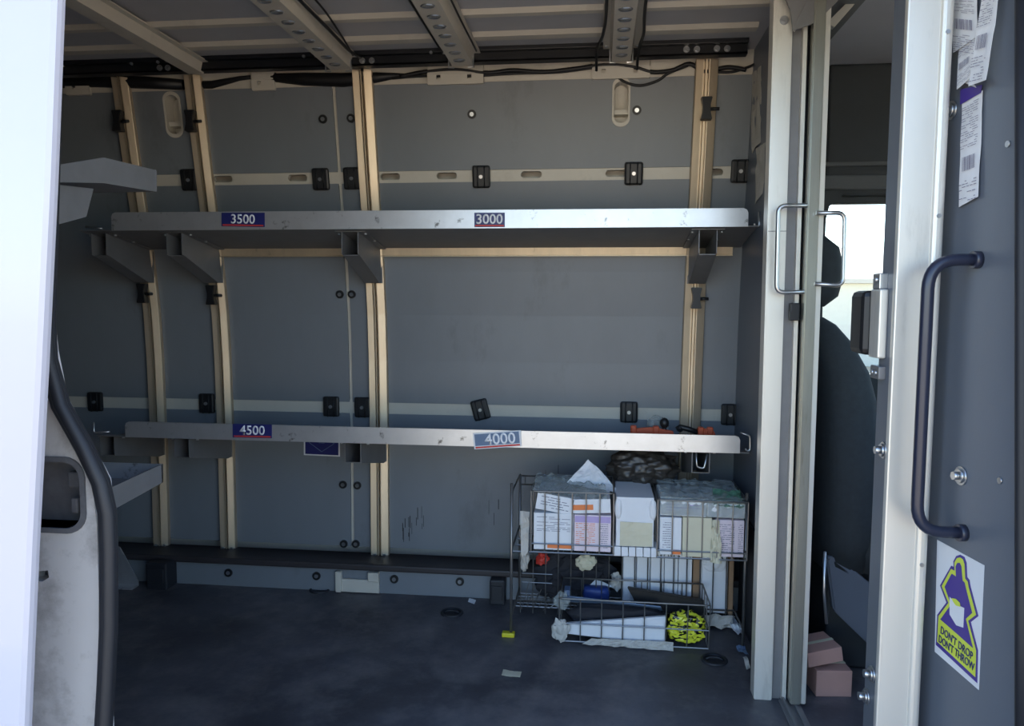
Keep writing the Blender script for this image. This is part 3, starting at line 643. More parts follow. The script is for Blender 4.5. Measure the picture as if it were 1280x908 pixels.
# ------------------------------------------------------------------ shelf uprights
USEC = [(-.036, 0), (-.036, .024), (-.034, .026), (-.012, .0225), (-.010, .0225), (-.010, .006), (-.005, .006), (-.005, .029), (.000, .029), (.000, .006), (.006, .006), (.006, .027), (.009, .027), (.034, .019), (.036, .017), (.036, 0)]
UPX = [(-1.692, -1.686), (-1.422, -1.411), (-.812, -.809), (.335, .322)]
ULAB = ['leftmost aluminium shelf upright at the dark rear end of the wall', 'second aluminium upright from the left beside the 3500 number', 'third aluminium shelf upright from the left just right of the white wall seam', 'rightmost aluminium shelf upright behind the wire cart']
clampz = [[1.6825, 1.0752], [1.6768, 1.0702], [], [1.6777, 1.0655]]
for i, (xt, xb) in enumerate(UPX):
    u = empty('shelf_upright', (xb, wy(.08)-.03, .075), ULAB[i], 'upright', 'shelf uprights on the far wall')
    path = []
    for z in [.075, .14, .3, .5, .67, .83, .92, 1.0, 1.08, 1.157, 1.23, 1.3, 1.4, 1.478, 1.56, 1.65, 1.72, 1.828]:
        x = xb+(xt-xb)*(z-.075)/1.75; y = wy(z)-.001
        dz = .02; dy = (wy(z+dz)-wy(z-dz)); nrm = Vector((0, -2*dz, -dy)).normalized()
        path.append(((x, y, z), (1, 0, 0), nrm))
    k = (.80, .80, .94, 1.0)[i]; b = B(); b.sweep([(a*k, c) for a, c in USEC], path); obj('channel', b, 'alu', u)
    for dx in (-.018, .018):
        b = B(); z = .095; y = wy(z)-.025; b.cyl((xb+dx, y, z), (xb+dx, y-.006, z), .008, 6); obj('foot_bolt', b, 'steel', u)
    for z in clampz[i]:
        x = xb+(xt-xb)*(z-.075)/1.75-.003; y = wy(z)-.028
        if i < 2: x -= .008
        else: x += .006
        b = B(); w = .019
        b.prism([(x-w, y, z-.036), (x+w*.9, y, z-.036), (x+w*.6, y, z-.012), (x+w*.6, y, z+.012), (x+w*.9, y, z+.036), (x-w, y, z+.036), (x-w*.7, y, z+.01), (x-w*.7, y, z-.01)], (0, -.028, 0), .002)
        c = obj('clamp', b, 'black', u)
        b = B(); b.cyl((x+.012, y-.016, z-.002), (x+.040, y-.018, z-.002), .0055, 8); obj('clamp_lever', b, 'black', c)

# ------------------------------------------------------------------ long shelves
def long_shelf(name, xl, xr, zt_l, zt_r, lip, zb, slope, label, ends):   # lip: drop of the back edge
    e = empty(name, ((xl+xr)/2, 2.4, zb), label, 'shelf', 'long shelves on the far wall')
    yf, yb_ = 2.40, 2.688; zf = zb; zk = zb-slope
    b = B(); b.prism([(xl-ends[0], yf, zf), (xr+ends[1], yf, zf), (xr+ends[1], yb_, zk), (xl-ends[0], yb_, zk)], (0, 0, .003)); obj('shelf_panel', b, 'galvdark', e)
    # upturned lip with rounded top corners
    b = B(); r = .014
    pts = [(xl, zb)]+[(xl, zt_l-r), (xl+r*.3, zt_l-r*.3), (xl+r, zt_l)]+[(xr-r, zt_r), (xr-r*.3, zt_r-r*.3), (xr, zt_r-r), (xr, zb)]
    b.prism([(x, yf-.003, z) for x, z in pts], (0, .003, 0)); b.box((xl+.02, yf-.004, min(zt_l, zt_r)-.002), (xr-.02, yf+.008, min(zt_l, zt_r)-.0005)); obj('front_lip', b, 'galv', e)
    b = B(); b.prism([(xl+.23, yb_-.006, zk+.002), (xl+.23, yb_-.004, zk+.002), (xl+.23, yb_+.002, zk-lip+.005), (xl+.23, yb_-.010, zk-lip+.002), (xl+.23, yb_-.010, zk-lip), (xl+.23, yb_+.001, zk-lip+.002)], (xr-xl-.225, 0, 0)); obj('back_lip', b, 'alu', e)
    return e
su_ = long_shelf('wall_shelf', -1.622, .4445, 1.341, 1.3365, .029, 1.281, .042, 'upper long metal shelf carrying the 3500 and 3000 numbers', (.12, .03))
sl_ = long_shelf('wall_shelf', -1.60, .4400, .6370, .6385, .012, .5835, .042, 'lower long metal shelf carrying the 4500 and 4000 numbers', (.12, .03))
def brackets(e, zf, depth_f, zkb, lab):
    for i, (xt, xb) in enumerate(UPX):
        z = zf; x = xb+(xt-xb)*(z-.075)/1.75
        zk = zf-.042; yk = wy(zk)-.028; yk2 = wy(zkb)-.028
        b = B()
        for dx in (-.027, .027):
            b.prism([(x+dx-.0012, 2.425, zf-.007), (x+dx-.0012, yk, zk-.003), (x+dx-.0012, yk2, zkb), (x+dx-.0012, yk2-.03, zkb), (x+dx-.0012, 2.44, zf-depth_f), (x+dx-.0012, 2.425, zf-depth_f+.004)], (.0024, 0, 0))
        b.prism([(x-.027, 2.44, zf-depth_f), (x+.027, 2.44, zf-depth_f), (x+.027, yk2-.03, zkb), (x-.027, yk2-.03, zkb)], (0, 0, .0024))
        b.prism([(x-.05, 2.425, zf-.0055), (x+.05, 2.425, zf-.0055), (x+.05, yk, zk-.0035), (x-.05, yk, zk-.0035)], (0, 0, .002))
        b.box((x-.0305, yk2-.001, zkb), (x+.0305, yk2+.003, zk-.008))
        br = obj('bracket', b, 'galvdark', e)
        for dx in (-.045, .045):
            for y, dz in ((2.45, .008), (2.55, .022)):
                b = B(); b.cyl((x+dx, y, zf-dz-.006), (x+dx, y, zf-dz), .005, 8); obj('bracket_screw', b, 'steel', br)
brackets(su_, 1.281, .082, 1.115, '')
brackets(sl_, .5835, .075, .455, '')
def wire_part(e, pts, r=.0032, label=None): b = B(); b.tube(arc_path(pts, .008, 4), r, 6); obj('wire_stop', b, 'steel', e, label)
wire_part(sl_, [(0.4428, 2.42, 0.6452), (0.4735, 2.42, 0.6359), (0.4749, 2.42, 0.5878), (0.4615, 2.42, 0.5874), (0.4613, 2.42, 0.595)])
wire_part(sl_, [(0.3121, 2.44, 0.5742), (0.3157, 2.44, 0.5278), (0.3382, 2.44, 0.5233), (0.347, 2.44, 0.57)])
wire_part(sl_, [(-1.7308, 2.42, 0.6284), (-1.7309, 2.42, 0.5907), (-1.6729, 2.42, 0.5963)])
wire_part(su_, [(0.4808, 2.42, 1.3274), (0.4821, 2.42, 1.2827), (0.4678, 2.42, 1.2828), (0.4675, 2.42, 1.2937)])
wire_part(su_, [(-1.7315, 2.42, 1.2969), (-1.6709, 2.42, 1.2898)])
# number cards on the lips
def number_card(txt, x0, z0, x1, z1, x2, z2, x3, z3, y, label, border=False):
    """corners: bottom-left, bottom-right, top-right, top-left"""
    A, Bc, C, Dd = Vector((x0, y, z0)), Vector((x1, y, z1)), Vector((x2, y, z2)), Vector((x3, y, z3))
    ux = (Bc-A); w = ux.length; ux.normalize(); uy = (Dd-A); h = uy.length; uy.normalize()
    e = empty('number_card', (A+Bc)/2, label, 'number sign', 'number cards on the shelf lips')
    b = B(); b.prism([A, Bc, C, Dd], (0, -.0012, 0)); obj('card', b, 'paper' if border else 'navy', e)
    f = .07 if border else 0; n = Vector((0, -.0014, 0))
    if border:
        b = B(); q = lambda u, v: A+ux*w*u+uy*h*v+n
        b.prism([q(.03, .2), q(.97, .2), q(.97, .93), q(.03, .93)], (0, -.0004, 0)); obj('field', b, 'bluegrey' if txt == '4000' else 'navy', e)
    b = B(); q = lambda u, v: A+ux*w*u+uy*h*v+Vector((0, -.0015, 0))
    b.prism([q(.03, .05), q(.97, .05), q(.97, .15), q(.03, .15)], (0, -.0003, 0)); obj('stripe', b, 'redink', e)
    b = B(); b.text(txt, A+ux*w*(.56 if border else .5)+uy*h*.56+Vector((0, -.0019, 0)), ux, uy, h*.70, bold=.014); obj('digits', b, 'digits', e)
number_card('3500', *[-1.2347, 1.2927, -1.0867, 1.2891, -1.0857, 1.3354, -1.2335, 1.3367], 2.3962, 'dark blue card reading 3500 on the upper shelf')
number_card('3000', *[-0.3953, 1.2847, -0.2986, 1.2841, -0.2988, 1.3288, -0.3953, 1.3296], 2.3962, 'blue card reading 3000 on the upper shelf')
number_card('4500', *[-1.2144, 0.5926, -1.0772, 0.5933, -1.0762, 0.6391, -1.2132, 0.6386], 2.3962, 'dark blue card reading 4500 on the lower shelf')
number_card('4000', *[-0.3944, 0.5744, -0.2413, 0.5889, -0.2442, 0.6407, -0.3997, 0.6265], 2.3945, 'tilted white edged card reading 4000 on the lower shelf', True)

# dark notice on the lower wall panel
c4 = [(-1.1101, 2.7495, 0.4644), (-0.9684, 2.7495, 0.4622), (-0.9673, 2.7494, 0.542), (-1.1086, 2.7493, 0.5446)]
e = empty('notice_plate', c4[0], 'small dark blue notice with a pale border on the wall under the lower shelf', 'notice')
b = B(); b.prism(c4, (0, -.002, 0)); obj('plate', b, 'paper', e)
q = lambda u, v, d=.0022: Vector(c4[0]).lerp(Vector(c4[1]), u).lerp(Vector(c4[3]).lerp(Vector(c4[2]), u), v)+Vector((0, -d, 0))
b = B(); b.prism([q(.04, .06), q(.96, .06), q(.96, .95), q(.04, .95)], (0, -.0004, 0)); obj('field', b, 'navy', e)
b = B()
for u0, v0, u1, v1 in ((.5, .2, .15, .62), (.15, .62, .5, .95), (.5, .2, .85, .62), (.85, .62, .5, .95), (.42, .62, .58, .62)):
    b.tube([q(u0, v0, .0028), q(u1, v1, .0028)], .0012, 4)
obj('emblem', b, 'bluegrey', e)

# ------------------------------------------------------------------ rear shelves on the near wall (their ends show beside the seal)
ru = [(-0.94, 1.5461, 1.28), (-0.94, 1.5487, 1.3257), (-0.94, 1.3742, 1.3201), (-0.94, 1.251, 1.2849), (-0.94, 1.2491, 1.2544), (-0.94, 1.3713, 1.2717)]
e1 = empty('rear_shelf', (-1.4, 1.5, 1.28), 'upper rear shelf end with a pale scuffed lip left of the 3500 number', 'shelf', 'rear shelves on the door side')
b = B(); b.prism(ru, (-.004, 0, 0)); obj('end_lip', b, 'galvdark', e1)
b = B(); b.box((-2.5, 1.131, ru[0][2]), (-.944, ru[0][1], ru[0][2]+.004)); obj('shelf_panel', b, 'galvdark', e1)
b = B(); b.box((-2.5, ru[0][1]-.004, ru[0][2]), (-.94, ru[0][1], ru[1][2])); obj('front_lip', b, 'galv', e1)
b = B(); b.prism([(-0.955, 1.2647, 1.2528), (-0.955, 1.3618, 1.26), (-0.955, 1.3381, 1.205), (-0.955, 1.2604, 1.1824)], (-.003, 0, 0)); br = obj('bracket', b, 'galvdark', e1)
rl = [(-0.93, 1.5183, 0.6583), (-0.93, 1.5206, 0.6981), (-0.93, 1.3535, 0.6897), (-0.93, 1.299, 0.6878), (-0.93, 1.2963, 0.6428), (-0.93, 1.3509, 0.6446)]
e2 = empty('rear_shelf', (-1.4, 1.5, .66), 'lower rear shelf end with a scuffed lip just right of the door seal', 'shelf', 'rear shelves on the door side')
b = B(); b.prism(rl, (-.004, 0, 0)); obj('end_lip', b, 'galvdark', e2)
b = B(); b.box((-2.5, 1.131, rl[0][2]+.002), (-.934, rl[0][1], rl[0][2]+.006)); obj('shelf_panel', b, 'galvdark', e2)
b = B(); b.box((-2.5, rl[0][1]-.004, rl[0][2]), (-.93, rl[0][1], rl[1][2])); obj('front_lip', b, 'galv', e2)
b = B(); b.box((-1.06, 1.101, .0), (-1.0, 1.128, 1.75), .003); b.box((-1.06, 1.101, .0), (-1.0, 1.16, .02), .003); obj('rear_upright', b, 'alu', label='aluminium upright on the door side carrying the rear shelves', cat='upright')
b = B(); b.prism([(-1.76, 2.55, .0), (-1.672, 2.55, .0), (-1.672, 2.55, .018), (-1.74, 2.55, .142), (-1.76, 2.55, .15)], (0, .004, 0)); b.box((-1.76, 2.51, 0), (-1.672, 2.553, .003))
obj('gusset_plate', b, 'galv', label='pale triangular metal gusset on the floor right of the door seal', cat='plate')

# ------------------------------------------------------------------ sticker on the near panel
st_c = [(-0.0372, 0.6095), (0.1023, 0.6098), (0.1059, 0.3926), (-0.0266, 0.3975)]
ss = empty('handling_sticker', npt(st_c[3][0], min(st_c[2][1], st_c[3][1])), "white sticker reading DON'T DROP DON'T THROW with a purple and yellow figure", 'sign')
def spoly(name, pts, m, off, th=.0004):
    b = B(); b.prism([npt(s, z, off) for s, z in pts], Vector((NN.x, NN.y, 0))*th); return obj(name, b, m, ss)
spoly('backing', st_c, 'paper', .0004, .0006)
spoly('outline', [(0.0113, 0.5768), (0.0186, 0.5772), (0.0171, 0.587), (0.0245, 0.5992), (0.0359, 0.6056), (0.0481, 0.6058), (0.0552, 0.5974), (0.059, 0.5733), (0.0661, 0.5706), (0.0691, 0.5617), (0.0951, 0.5183), (0.0756, 0.4993), (0.0991, 0.4593), (0.1018, 0.4025), (-0.0233, 0.4123), (-0.0237, 0.4701), (0.0027, 0.5047), (-0.0197, 0.5281)], 'purpleink', .0012)
spoly('border', [(0.0124, 0.5713), (0.0233, 0.5715), (0.0214, 0.5863), (0.0278, 0.5966), (0.0369, 0.6012), (0.0451, 0.6004), (0.0504, 0.5929), (0.0542, 0.569), (0.0619, 0.5661), (0.0649, 0.5579), (0.0896, 0.5181), (0.0689, 0.4985), (0.0948, 0.4573), (0.0967, 0.4106), (-0.0188, 0.4206), (-0.0185, 0.47), (0.01, 0.5069), (-0.0134, 0.5294)], 'yellowink', .0018)
spoly('figure', [(0.0161, 0.5637), (0.0289, 0.5632), (0.0262, 0.5806), (0.0308, 0.5889), (0.0377, 0.5913), (0.0428, 0.5866), (0.0483, 0.5632), (0.0543, 0.5618), (0.0598, 0.5513), (0.0797, 0.5174), (0.0631, 0.4996), (0.087, 0.4579), (0.0394, 0.4625), (-0.0118, 0.4667), (-0.0083, 0.4705), (0.0186, 0.5074), (-0.0034, 0.5317)], 'purpleink', .0024)
spoly('parcel', [(0.0144, 0.5199), (0.0361, 0.5145), (0.0581, 0.5171), (0.0583, 0.4816), (0.0381, 0.4771), (0.0172, 0.4881)], 'paper', .0030)
spoly('parcel_lid', [(0.0211, 0.5203), (0.034, 0.524), (0.0461, 0.5216), (0.0478, 0.515), (0.0351, 0.5123), (0.0263, 0.5158)], 'yellowink', .0036)
b = B(); n3 = Vector((NN.x, NN.y, 0)); 
t0, t1, t2, t3 = [(-0.0109, 0.4418), (0.0897, 0.4406), (-0.0174, 0.4266), (0.0947, 0.4203)]
def stext(txt, a, c, h):
    A = npt(a[0], a[1], .0026); Cc = npt(c[0], c[1], .0026); ux = (Cc-A).normalized(); 
    uy = Vector((0, 0, 1)); uy = (uy-ux*uy.dot(ux)).normalized()
    bb = B(); bb.text(txt, (A+Cc)/2, ux, uy, h, bold=.012); k = (Cc-A).length/bb.textw
    for v in bb.bm.verts:
        d = v.co-(A+Cc)/2; v.co += ux*(d.dot(ux)*(k-1))
    me = bpy.data.meshes.new('t'); bb.bm.to_mesh(me); bb.bm.free(); b.bm.from_mesh(me); bpy.data.meshes.remove(me)
stext("DON'T DROP", (-0.0077, 0.4494), (0.0883, 0.4435), .0150)
stext("DON'T THROW", (-0.0125, 0.4304), (0.0942, 0.4264), .0150)
obj('lettering', b, 'ink' if False else 'navy', ss)

# papers taped on the near panel
def panel_paper(name, corners, m, label, off, curl=.0, bits=(), seed=1):
    P = [npt(s, z, off+(k*curl)) for (s, z), k in zip(corners, (0, 0, 1, 1))]   # the lower edge stands off the panel
    e = empty(name, P[2], label, 'paper')
    b = B(); b.sheet([P[3], P[2], P[1], P[0]], 6, 10, .0015, seed, 20, .0006); obj('sheet', b, m, e)
    ux = (P[1]-P[0]); w = ux.length; ux.normalize(); uy = (P[0]-P[3]); h = uy.length; uy.normalize(); n = Vector((NN.x, NN.y, 0))*.004
    b = B(); b.print_lines(P[3]+n+uy*h*.48, ux, uy, w, h*.5, 20, seed, .35); b.print_lines(P[3]+n, ux, uy, w, h*.28, 9, seed+4, .35)
    b.barcode(P[3]+n+uy*h*.32+ux*w*.2, ux, uy, w*.6, h*.13, seed); obj('print', b, 'slipink', e)
    return e
panel_paper('shipping_slip', [(-0.0794, 1.6446), (0.0027, 1.6108), (0.0193, 1.5041), (-0.0494, 1.4994)], 'paper', 'white printed slip taped at the top of the grey partition panel, left one', .004, .006, seed=3)
panel_paper('shipping_slip', [(-0.0414, 1.5219), (0.0059, 1.53), (0.0209, 1.4386), (-0.0263, 1.4287)], 'paper', 'torn white printed slip hanging below the left taped slip', .003, .010, seed=5)
panel_paper('shipping_slip', [(0.0381, 1.5962), (0.0833, 1.59), (0.0807, 1.4148), (0.0336, 1.4176)], 'paper', 'long narrow printed slip curling at the top right of the grey panel', .012, .016, seed=7)
lab = panel_paper('shipping_label', [(-0.0263, 1.4094), (0.0319, 1.4117), (0.0391, 1.2327), (-0.0145, 1.2217)], 'paper', 'long white label with a purple header taped above the grab handle', .002, .003, seed=9)
b = B(); b.prism([npt(*p, .0045) for p in [(-0.0289, 1.4296), (0.0323, 1.4209), (0.0302, 1.4082), (-0.0278, 1.4029)]], Vector((NN.x, NN.y, 0))*.0006); obj('header', b, 'purpleink', lab, 'purple header strip')
b = B(); b.sheet([npt(*p, o) for p, o in zip([(-0.0133, 1.4363), (0.0436, 1.4125), (0.0225, 1.4342), (-0.0114, 1.4412)], (.006, .02, .02, .006))], 4, 3, .001, 2); obj('flap', b, 'paper', lab)
# grubby papers taped to the far partition
for pts, lb, m, sd_ in (([(0.4815, 2.6047, 1.7922), (0.4815, 2.4666, 1.7759), (0.4815, 2.4435, 1.5404), (0.4815, 2.5785, 1.5325)], 'upper grubby paper taped to the dark partition beside the silver post', 'oldpaper', 1), ([(0.4805, 2.4972, 1.5318), (0.4805, 2.357, 1.5228), (0.4805, 2.3808, 1.382), (0.4805, 2.496, 1.3586)], 'lower grubby paper taped to the dark partition beside the silver post', 'oldpaper', 4)):
    b = B(); b.sheet(pts, 6, 8, .004, sd_, 25); obj('old_notice', b, m, label=lb, cat='paper')

# ------------------------------------------------------------------ wire cart and what is in it
CX0, CX1, CY0, CY1 = -.262, .447, 2.30, 2.555
cart = empty('wire_cart', ((CX0+CX1)/2, (CY0+CY1)/2, 0), 'folding wire cart full of paper packs under the lower shelf', 'cart')
for (x, y, z1) in ((CX0, CY0, .49), (CX1, CY0, .482), (CX0, CY1, .46), (CX1, CY1, .455)):
    b = B(); b.tube([(x, y, .012), (x, y, z1)], .0045, 8); obj('leg', b, 'wire', cart)
b = B(); b.box((CX0-.028, CY0-.012, 0), (CX0+.012, CY0+.012, .014), .003); obj('foot', b, 'yellow', cart, 'yellow plastic foot')
b = B()
for z in (.455, .425): b.tube([(CX0, CY1, z), (CX1, CY1, z)], .003, 6)
for k in range(20): x = CX0+(CX1-CX0)*(k+.5)/20; b.tube([(x, CY1, .425), (x, CY1, .455)], .0022, 5)
for y0 in (CX0, CX1):
    for z in (.46, .28, .06): b.tube([(y0, CY0, z), (y0, CY1, z)], .003, 6)
b.tube([(CX0, 2.445, .06), (CX1, 2.445, .06)], .003, 6)
obj('frame_rails', b, 'wire', cart, kind='stuff')
for z, nm, ya in ((.275, 'upper_deck', CY0), (.04, 'lower_deck', 2.445)):
    b = B(); n = 22
    for k in range(n+1): x = CX0+(CX1-CX0)*k/n; b.tube([(x, ya, z), (x, CY1, z)], .0018, 4)
    for k in range(5): y = ya+(CY1-ya)*k/4; b.tube([(CX0, y, z), (CX1, y, z)], .0025, 5)
    obj(nm, b, 'wire', cart, kind='stuff')
b = B()
for k in range(17):
    x = CX0+.015+k*.0415; b.tube([(x, 2.44, .02), (x, 2.44, .235), (x, 2.40, .275)], .002, 5)
for k in range(6): b.tube([(CX0+.02+k*.018, 2.43, .035+.008*(k % 2)), (CX0+.045+k*.02, 2.43, .13-.012*k)], .0014, 5)
b.tube([(CX0+.02, 2.438, .125), (CX0+.12, 2.438, .125)], .0018, 5); b.tube([(CX0+.02, 2.438, .155), (CX0+.12, 2.438, .155)], .0018, 5)
obj('front_grid', b, 'wire', cart, kind='stuff')
def basket(name, x0, x1, y0, y1, z0, z1, lean, nx, rows, label, side=True):
    e = empty(name, ((x0+x1)/2, (y0+y1)/2, z0), label, 'basket')
    b = B(); b.tube(arc_path([(x0, y1, z1), (x0, y0-lean, z1), (x1, y0-lean, z1), (x1, y1, z1)], .012, 4), .0028, 6); b.tube([(x0, y1, z1), (x1, y1, z1)], .0028, 6); obj('rim', b, 'wire', e)
    b = B()
    for k in range(nx+1):
        x = x0+(x1-x0)*k/nx; b.tube([(x, y0-lean, z1), (x, y0, z0), (x, y1, z0)], .002, 5)
        b.tube([(x, y1, z0), (x, y1, z1)], .002, 5)
    for r in rows: b.tube([(x0, y0-lean*r, z0+(z1-z0)*r), (x1, y0-lean*r, z0+(z1-z0)*r)], .0022, 5)
    b.tube([(x0, y0, z0), (x1, y0, z0)], .0025, 5)
    obj('front_and_floor', b, 'wire', e, kind='stuff')
    b = B()
    for xx in (x0, x1):
        for k in range(4): y = y0+(y1-y0)*k/3; b.tube([(xx, y-(lean if k == 0 else 0), z1), (xx, y, z0)], .002, 5)
        for r in rows: b.tube([(xx, y0-lean*r, z0+(z1-z0)*r), (xx, y1, z0+(z1-z0)*r)], .0022, 5)
        b.tube([(xx, y0, z0), (xx, y1, z0)], .0025, 5)
    obj('sides', b, 'wire', e, kind='stuff')
    return e
bl0, bl1 = -0.1985, 0.0517
br0, br1 = 0.1828, 0.4467
basket('wire_basket', bl0, bl1, 2.275, 2.50, .284, .474, .0, 6, [.14], 'left upper wire basket of the cart holding printed form packs')
basket('wire_basket', br0, br1, 2.275, 2.50, .284, .460, .0, 6, [.12], 'right upper wire basket of the cart holding forms and film wrapped packs')

def pack(name, lo, hi, m, label, cat='paper pack', rot=0, prints=None, seed=0, ink='ink', sides=True, tiltx=0, group=None):
    """squared pack of paper: body with page grooves, printed face as its own part"""
    c = ((lo[0]+hi[0])/2, (lo[1]+hi[1])/2, lo[2]); e = empty(name, c, label, cat, group)
    R = Matrix.Rotation(math.radians(rot), 3, 'Y') @ Matrix.Rotation(math.radians(tiltx), 3, 'X')
    def fin(b): bmesh.ops.rotate(b.bm, verts=b.bm.verts, cent=c, matrix=R); return b
    b = B(); b.box(lo, hi, .002)
    n = 5
    obj('body', fin(b), m, e)
    if prints:
        for (u0, v0, u1, v1, rows, im) in prints:
            b = B(); w = hi[0]-lo[0]; h = hi[2]-lo[2]; o = Vector((lo[0]+w*u0, lo[1]-.0006, lo[2]+h*v0))
            if rows == 0: b.box((o.x, lo[1]-.001, o.z), (lo[0]+w*u1, lo[1]-.0002, lo[2]+h*v1))
            elif rows < 0: b.barcode(o, (1, 0, 0), (0, 0, 1), w*(u1-u0), h*(v1-v0), seed)
            else: b.print_lines(o, (1, 0, 0), (0, 0, 1), w*(u1-u0), h*(v1-v0), rows, seed+int(u0*10))
            obj('print', fin(b), im, e)
    return e
pm = bl0+(bl1-bl0)*.52
pack('form_pack', (bl0+.007, 2.282, .29), (pm-.001, 2.49, .405), 'paper', 'white pack of printed forms at the left of the left basket', prints=[(0, .45, 1, .95, 9, 'ink'), (.35, .05, .98, .17, 0, 'orangeink')], seed=3)
pack('form_pack', (pm+.001, 2.282, .29), (bl1-.007, 2.49, .403), 'pinkform', 'pinkish pack of lined forms at the right of the left basket', prints=[(0, .05, .62, .85, 12, 'orangeink'), (.66, .02, .94, .85, 12, 'ink'), (.02, .80, .98, .97, 0, 'lilac')], seed=8)
pack('wrapped_pack', (bl0+.01, 2.285, .408), (bl0+.125, 2.49, .46), 'paper', 'white film topped pack tilted on the left basket forms', rot=9, prints=[(.05, .05, .95, .95, 5, 'ink')], seed=2)
pack('wrapped_pack', (bl0+.125, 2.285, .408), (bl1-.008, 2.49, .452), 'paper', 'flat white pack with an orange label in the left basket', rot=-3, prints=[(.0, .25, .55, .62, 0, 'orangeink')], seed=4)
b = B(); b.sheet([(bl0+.0, 2.28, .468), (bl1-.02, 2.28, .455), (bl1-.03, 2.45, .478), (bl0+.0, 2.47, .482)], 40, 30, .009, 3, 55)
obj('plastic_film', b, 'film', label='crumpled clear plastic film over the left basket', cat='plastic film')
b = B(); b.sheet([(-0.0971, 2.4, 0.4723), (0.076, 2.4, 0.4417), (-0.0036, 2.44, 0.5184), (-0.0297, 2.44, 0.5412)], 14, 12, .012, 6, 22, .002); obj('envelope', b, 'paper', label='crumpled white envelope peaking above the left basket', cat='envelope')
b = B(); b.sheet([(-0.2341, 2.285, 0.4053), (-0.2044, 2.285, 0.4064), (-0.2086, 2.285, 0.2802), (-0.2283, 2.285, 0.254)], 4, 8, .01, 6, 40); obj('paper_scrap', b, 'oldpaper', label='crumpled paper stuffed between the left leg of the cart and the left basket', cat='paper')
# middle: wrapped white bag over a row of white cards
mx0, mx1 = bl1+.008, br0-.010
pe = pack('wrapped_box', (mx0, 2.285, .31), (mx1, 2.49, .462), 'paper', 'white plastic wrapped box with a cream label between the two upper baskets', 'box')
b = B(); b.sheet([(mx0+.012, 2.283, .312), (mx1-.004, 2.283, .312), (mx1-.004, 2.283, .385), (mx0+.012, 2.283, .387)], 8, 8, .002, 3, 40); obj('label_patch', b, 'cream', pe, 'cream paper label')
for x_ in (mx0+.006, mx1-.004):
    b = B(); b.blob((x_, 2.288, .425), (.012, .010, .034), 2, .12, 2, 3, False); obj('wrap_fold', b, 'paper', pe)
w = (mx1-mx0+.02)/6
for k in range(6):
    b = B(); b.box((mx0-.006+k*w+.001, 2.283, .279), (mx0-.006+(k+1)*w-.001, 2.49, .308), .0015)
    obj('card_block', b, 'paper', label=['first', 'second', 'third', 'fourth', 'fifth', 'sixth'][k]+' small white card block from the left under the wrapped box', cat='paper pack', group='card blocks under the wrapped box')
# right basket contents
ra = br0+.008; rw = br1-.008-ra
pack('form_pack', (ra, 2.282, .29), (ra+rw*.26, 2.49, .405), 'paper', 'white form pack with a column of small print at the left of the right basket', prints=[(.1, .1, .55, .95, 12, 'ink'), (.55, .02, .98, .14, 0, 'orangeink')], seed=13)
pack('paper_bag', (ra+rw*.27, 2.280, .287), (ra+rw*.62, 2.49, .408), 'cream', 'cream paper envelope block in the middle of the right basket', 'envelope')
b = B(); b.sheet([(ra+rw*.60, 2.276, .275), (ra+rw*.74, 2.276, .275), (ra+rw*.70, 2.276, .402), (ra+rw*.61, 2.276, .402)], 8, 14, .014, 8, 45); obj('torn_paper', b, 'cream', label='crumpled torn cream paper strip in the right basket', cat='paper')
pack('form_pack', (ra+rw*.66, 2.284, .29), (ra+rw, 2.49, .403), 'pinkform', 'pinkish lined form pack at the right of the right basket', prints=[(.02, .03, .72, .97, 14, 'ink'), (.78, .03, .98, .97, 14, 'ink')], seed=21)
pack('wrapped_pack', (ra+.0, 2.283, .41), (ra+rw*.55, 2.49, .455), 'paper', 'film wrapped white pack on the left of the right basket', rot=1, prints=[(.05, .2, .95, .9, 3, 'lilac')], seed=5)
pack('wrapped_pack', (ra+rw*.56, 2.283, .41), (ra+rw, 2.49, .452), 'paper', 'film wrapped white pack on the right of the right basket', rot=1)
b = B(); b.sheet([(ra-.002, 2.277, .415), (ra+rw, 2.277, .410), (ra+rw, 2.285, .462), (ra, 2.285, .468)], 40, 12, .005, 9, 50); b.sheet([(ra, 2.285, .466), (ra+rw, 2.285, .460), (ra+rw, 2.49, .468), (ra, 2.49, .475)], 40, 24, .008, 9, 50); obj('plastic_film', b, 'film', label='clear plastic film wrapped over the right basket packs', cat='plastic film')
b = B(); b.sheet([(ra+rw*.62, 2.273, .446), (ra+rw*.98, 2.273, .442), (ra+rw*.99, 2.36, .474), (ra+rw*.66, 2.36, .474)], 24, 14, .008, 4, 60); obj('green_film', b, 'greenfilm', label='green tinted plastic film at the right end of the right basket', cat='plastic film')
# dark bag lying on the back of the cart
b = B(); b.blob((0.1493, 2.52, 0.5028), (.115, .06, .062), 4, .16, 3.2, 5, False); obj('plastic_bag', b, 'darkbag', label='crumpled dark translucent plastic bag behind the cart under the lower shelf', cat='bag')

# lower level of the cart
lw = .0876; le = .3108; n = 5
for k in range(n):
    x0 = lw+(le-lw)*k/n; x1 = lw+(le-lw)*(k+1)/n
    pack('white_carton', (x0+.001, 2.45, .043), (x1-.001, 2.545, .245), 'paper', ['first', 'second', 'third', 'fourth', 'fifth'][k]+' tall white paper pack from the left on the lower level of the cart', 'paper pack', group='white packs on the lower cart level')
for x0, x1, lb in ((.3134, .3362, 'brown cardboard divider beside the white packs on the lower cart level'), (.427, .4415, 'brown cardboard divider nearest the partition on the lower cart level')):
    b = B(); b.box((x0, 2.449, .043), (x1, 2.545, .240), .001); b.box((x0+.002, 2.448, .0425), (x1-.002, 2.546, .2405)); obj('cardboard_divider', b, 'card', label=lb, cat='cardboard')
b = B(); b.box((.3387, 2.453, .043), (.4245, 2.545, .242), .008, None, 3); b.blob((.382, 2.455, .21), (.038, .012, .028), 3, .15, 2, 3); 
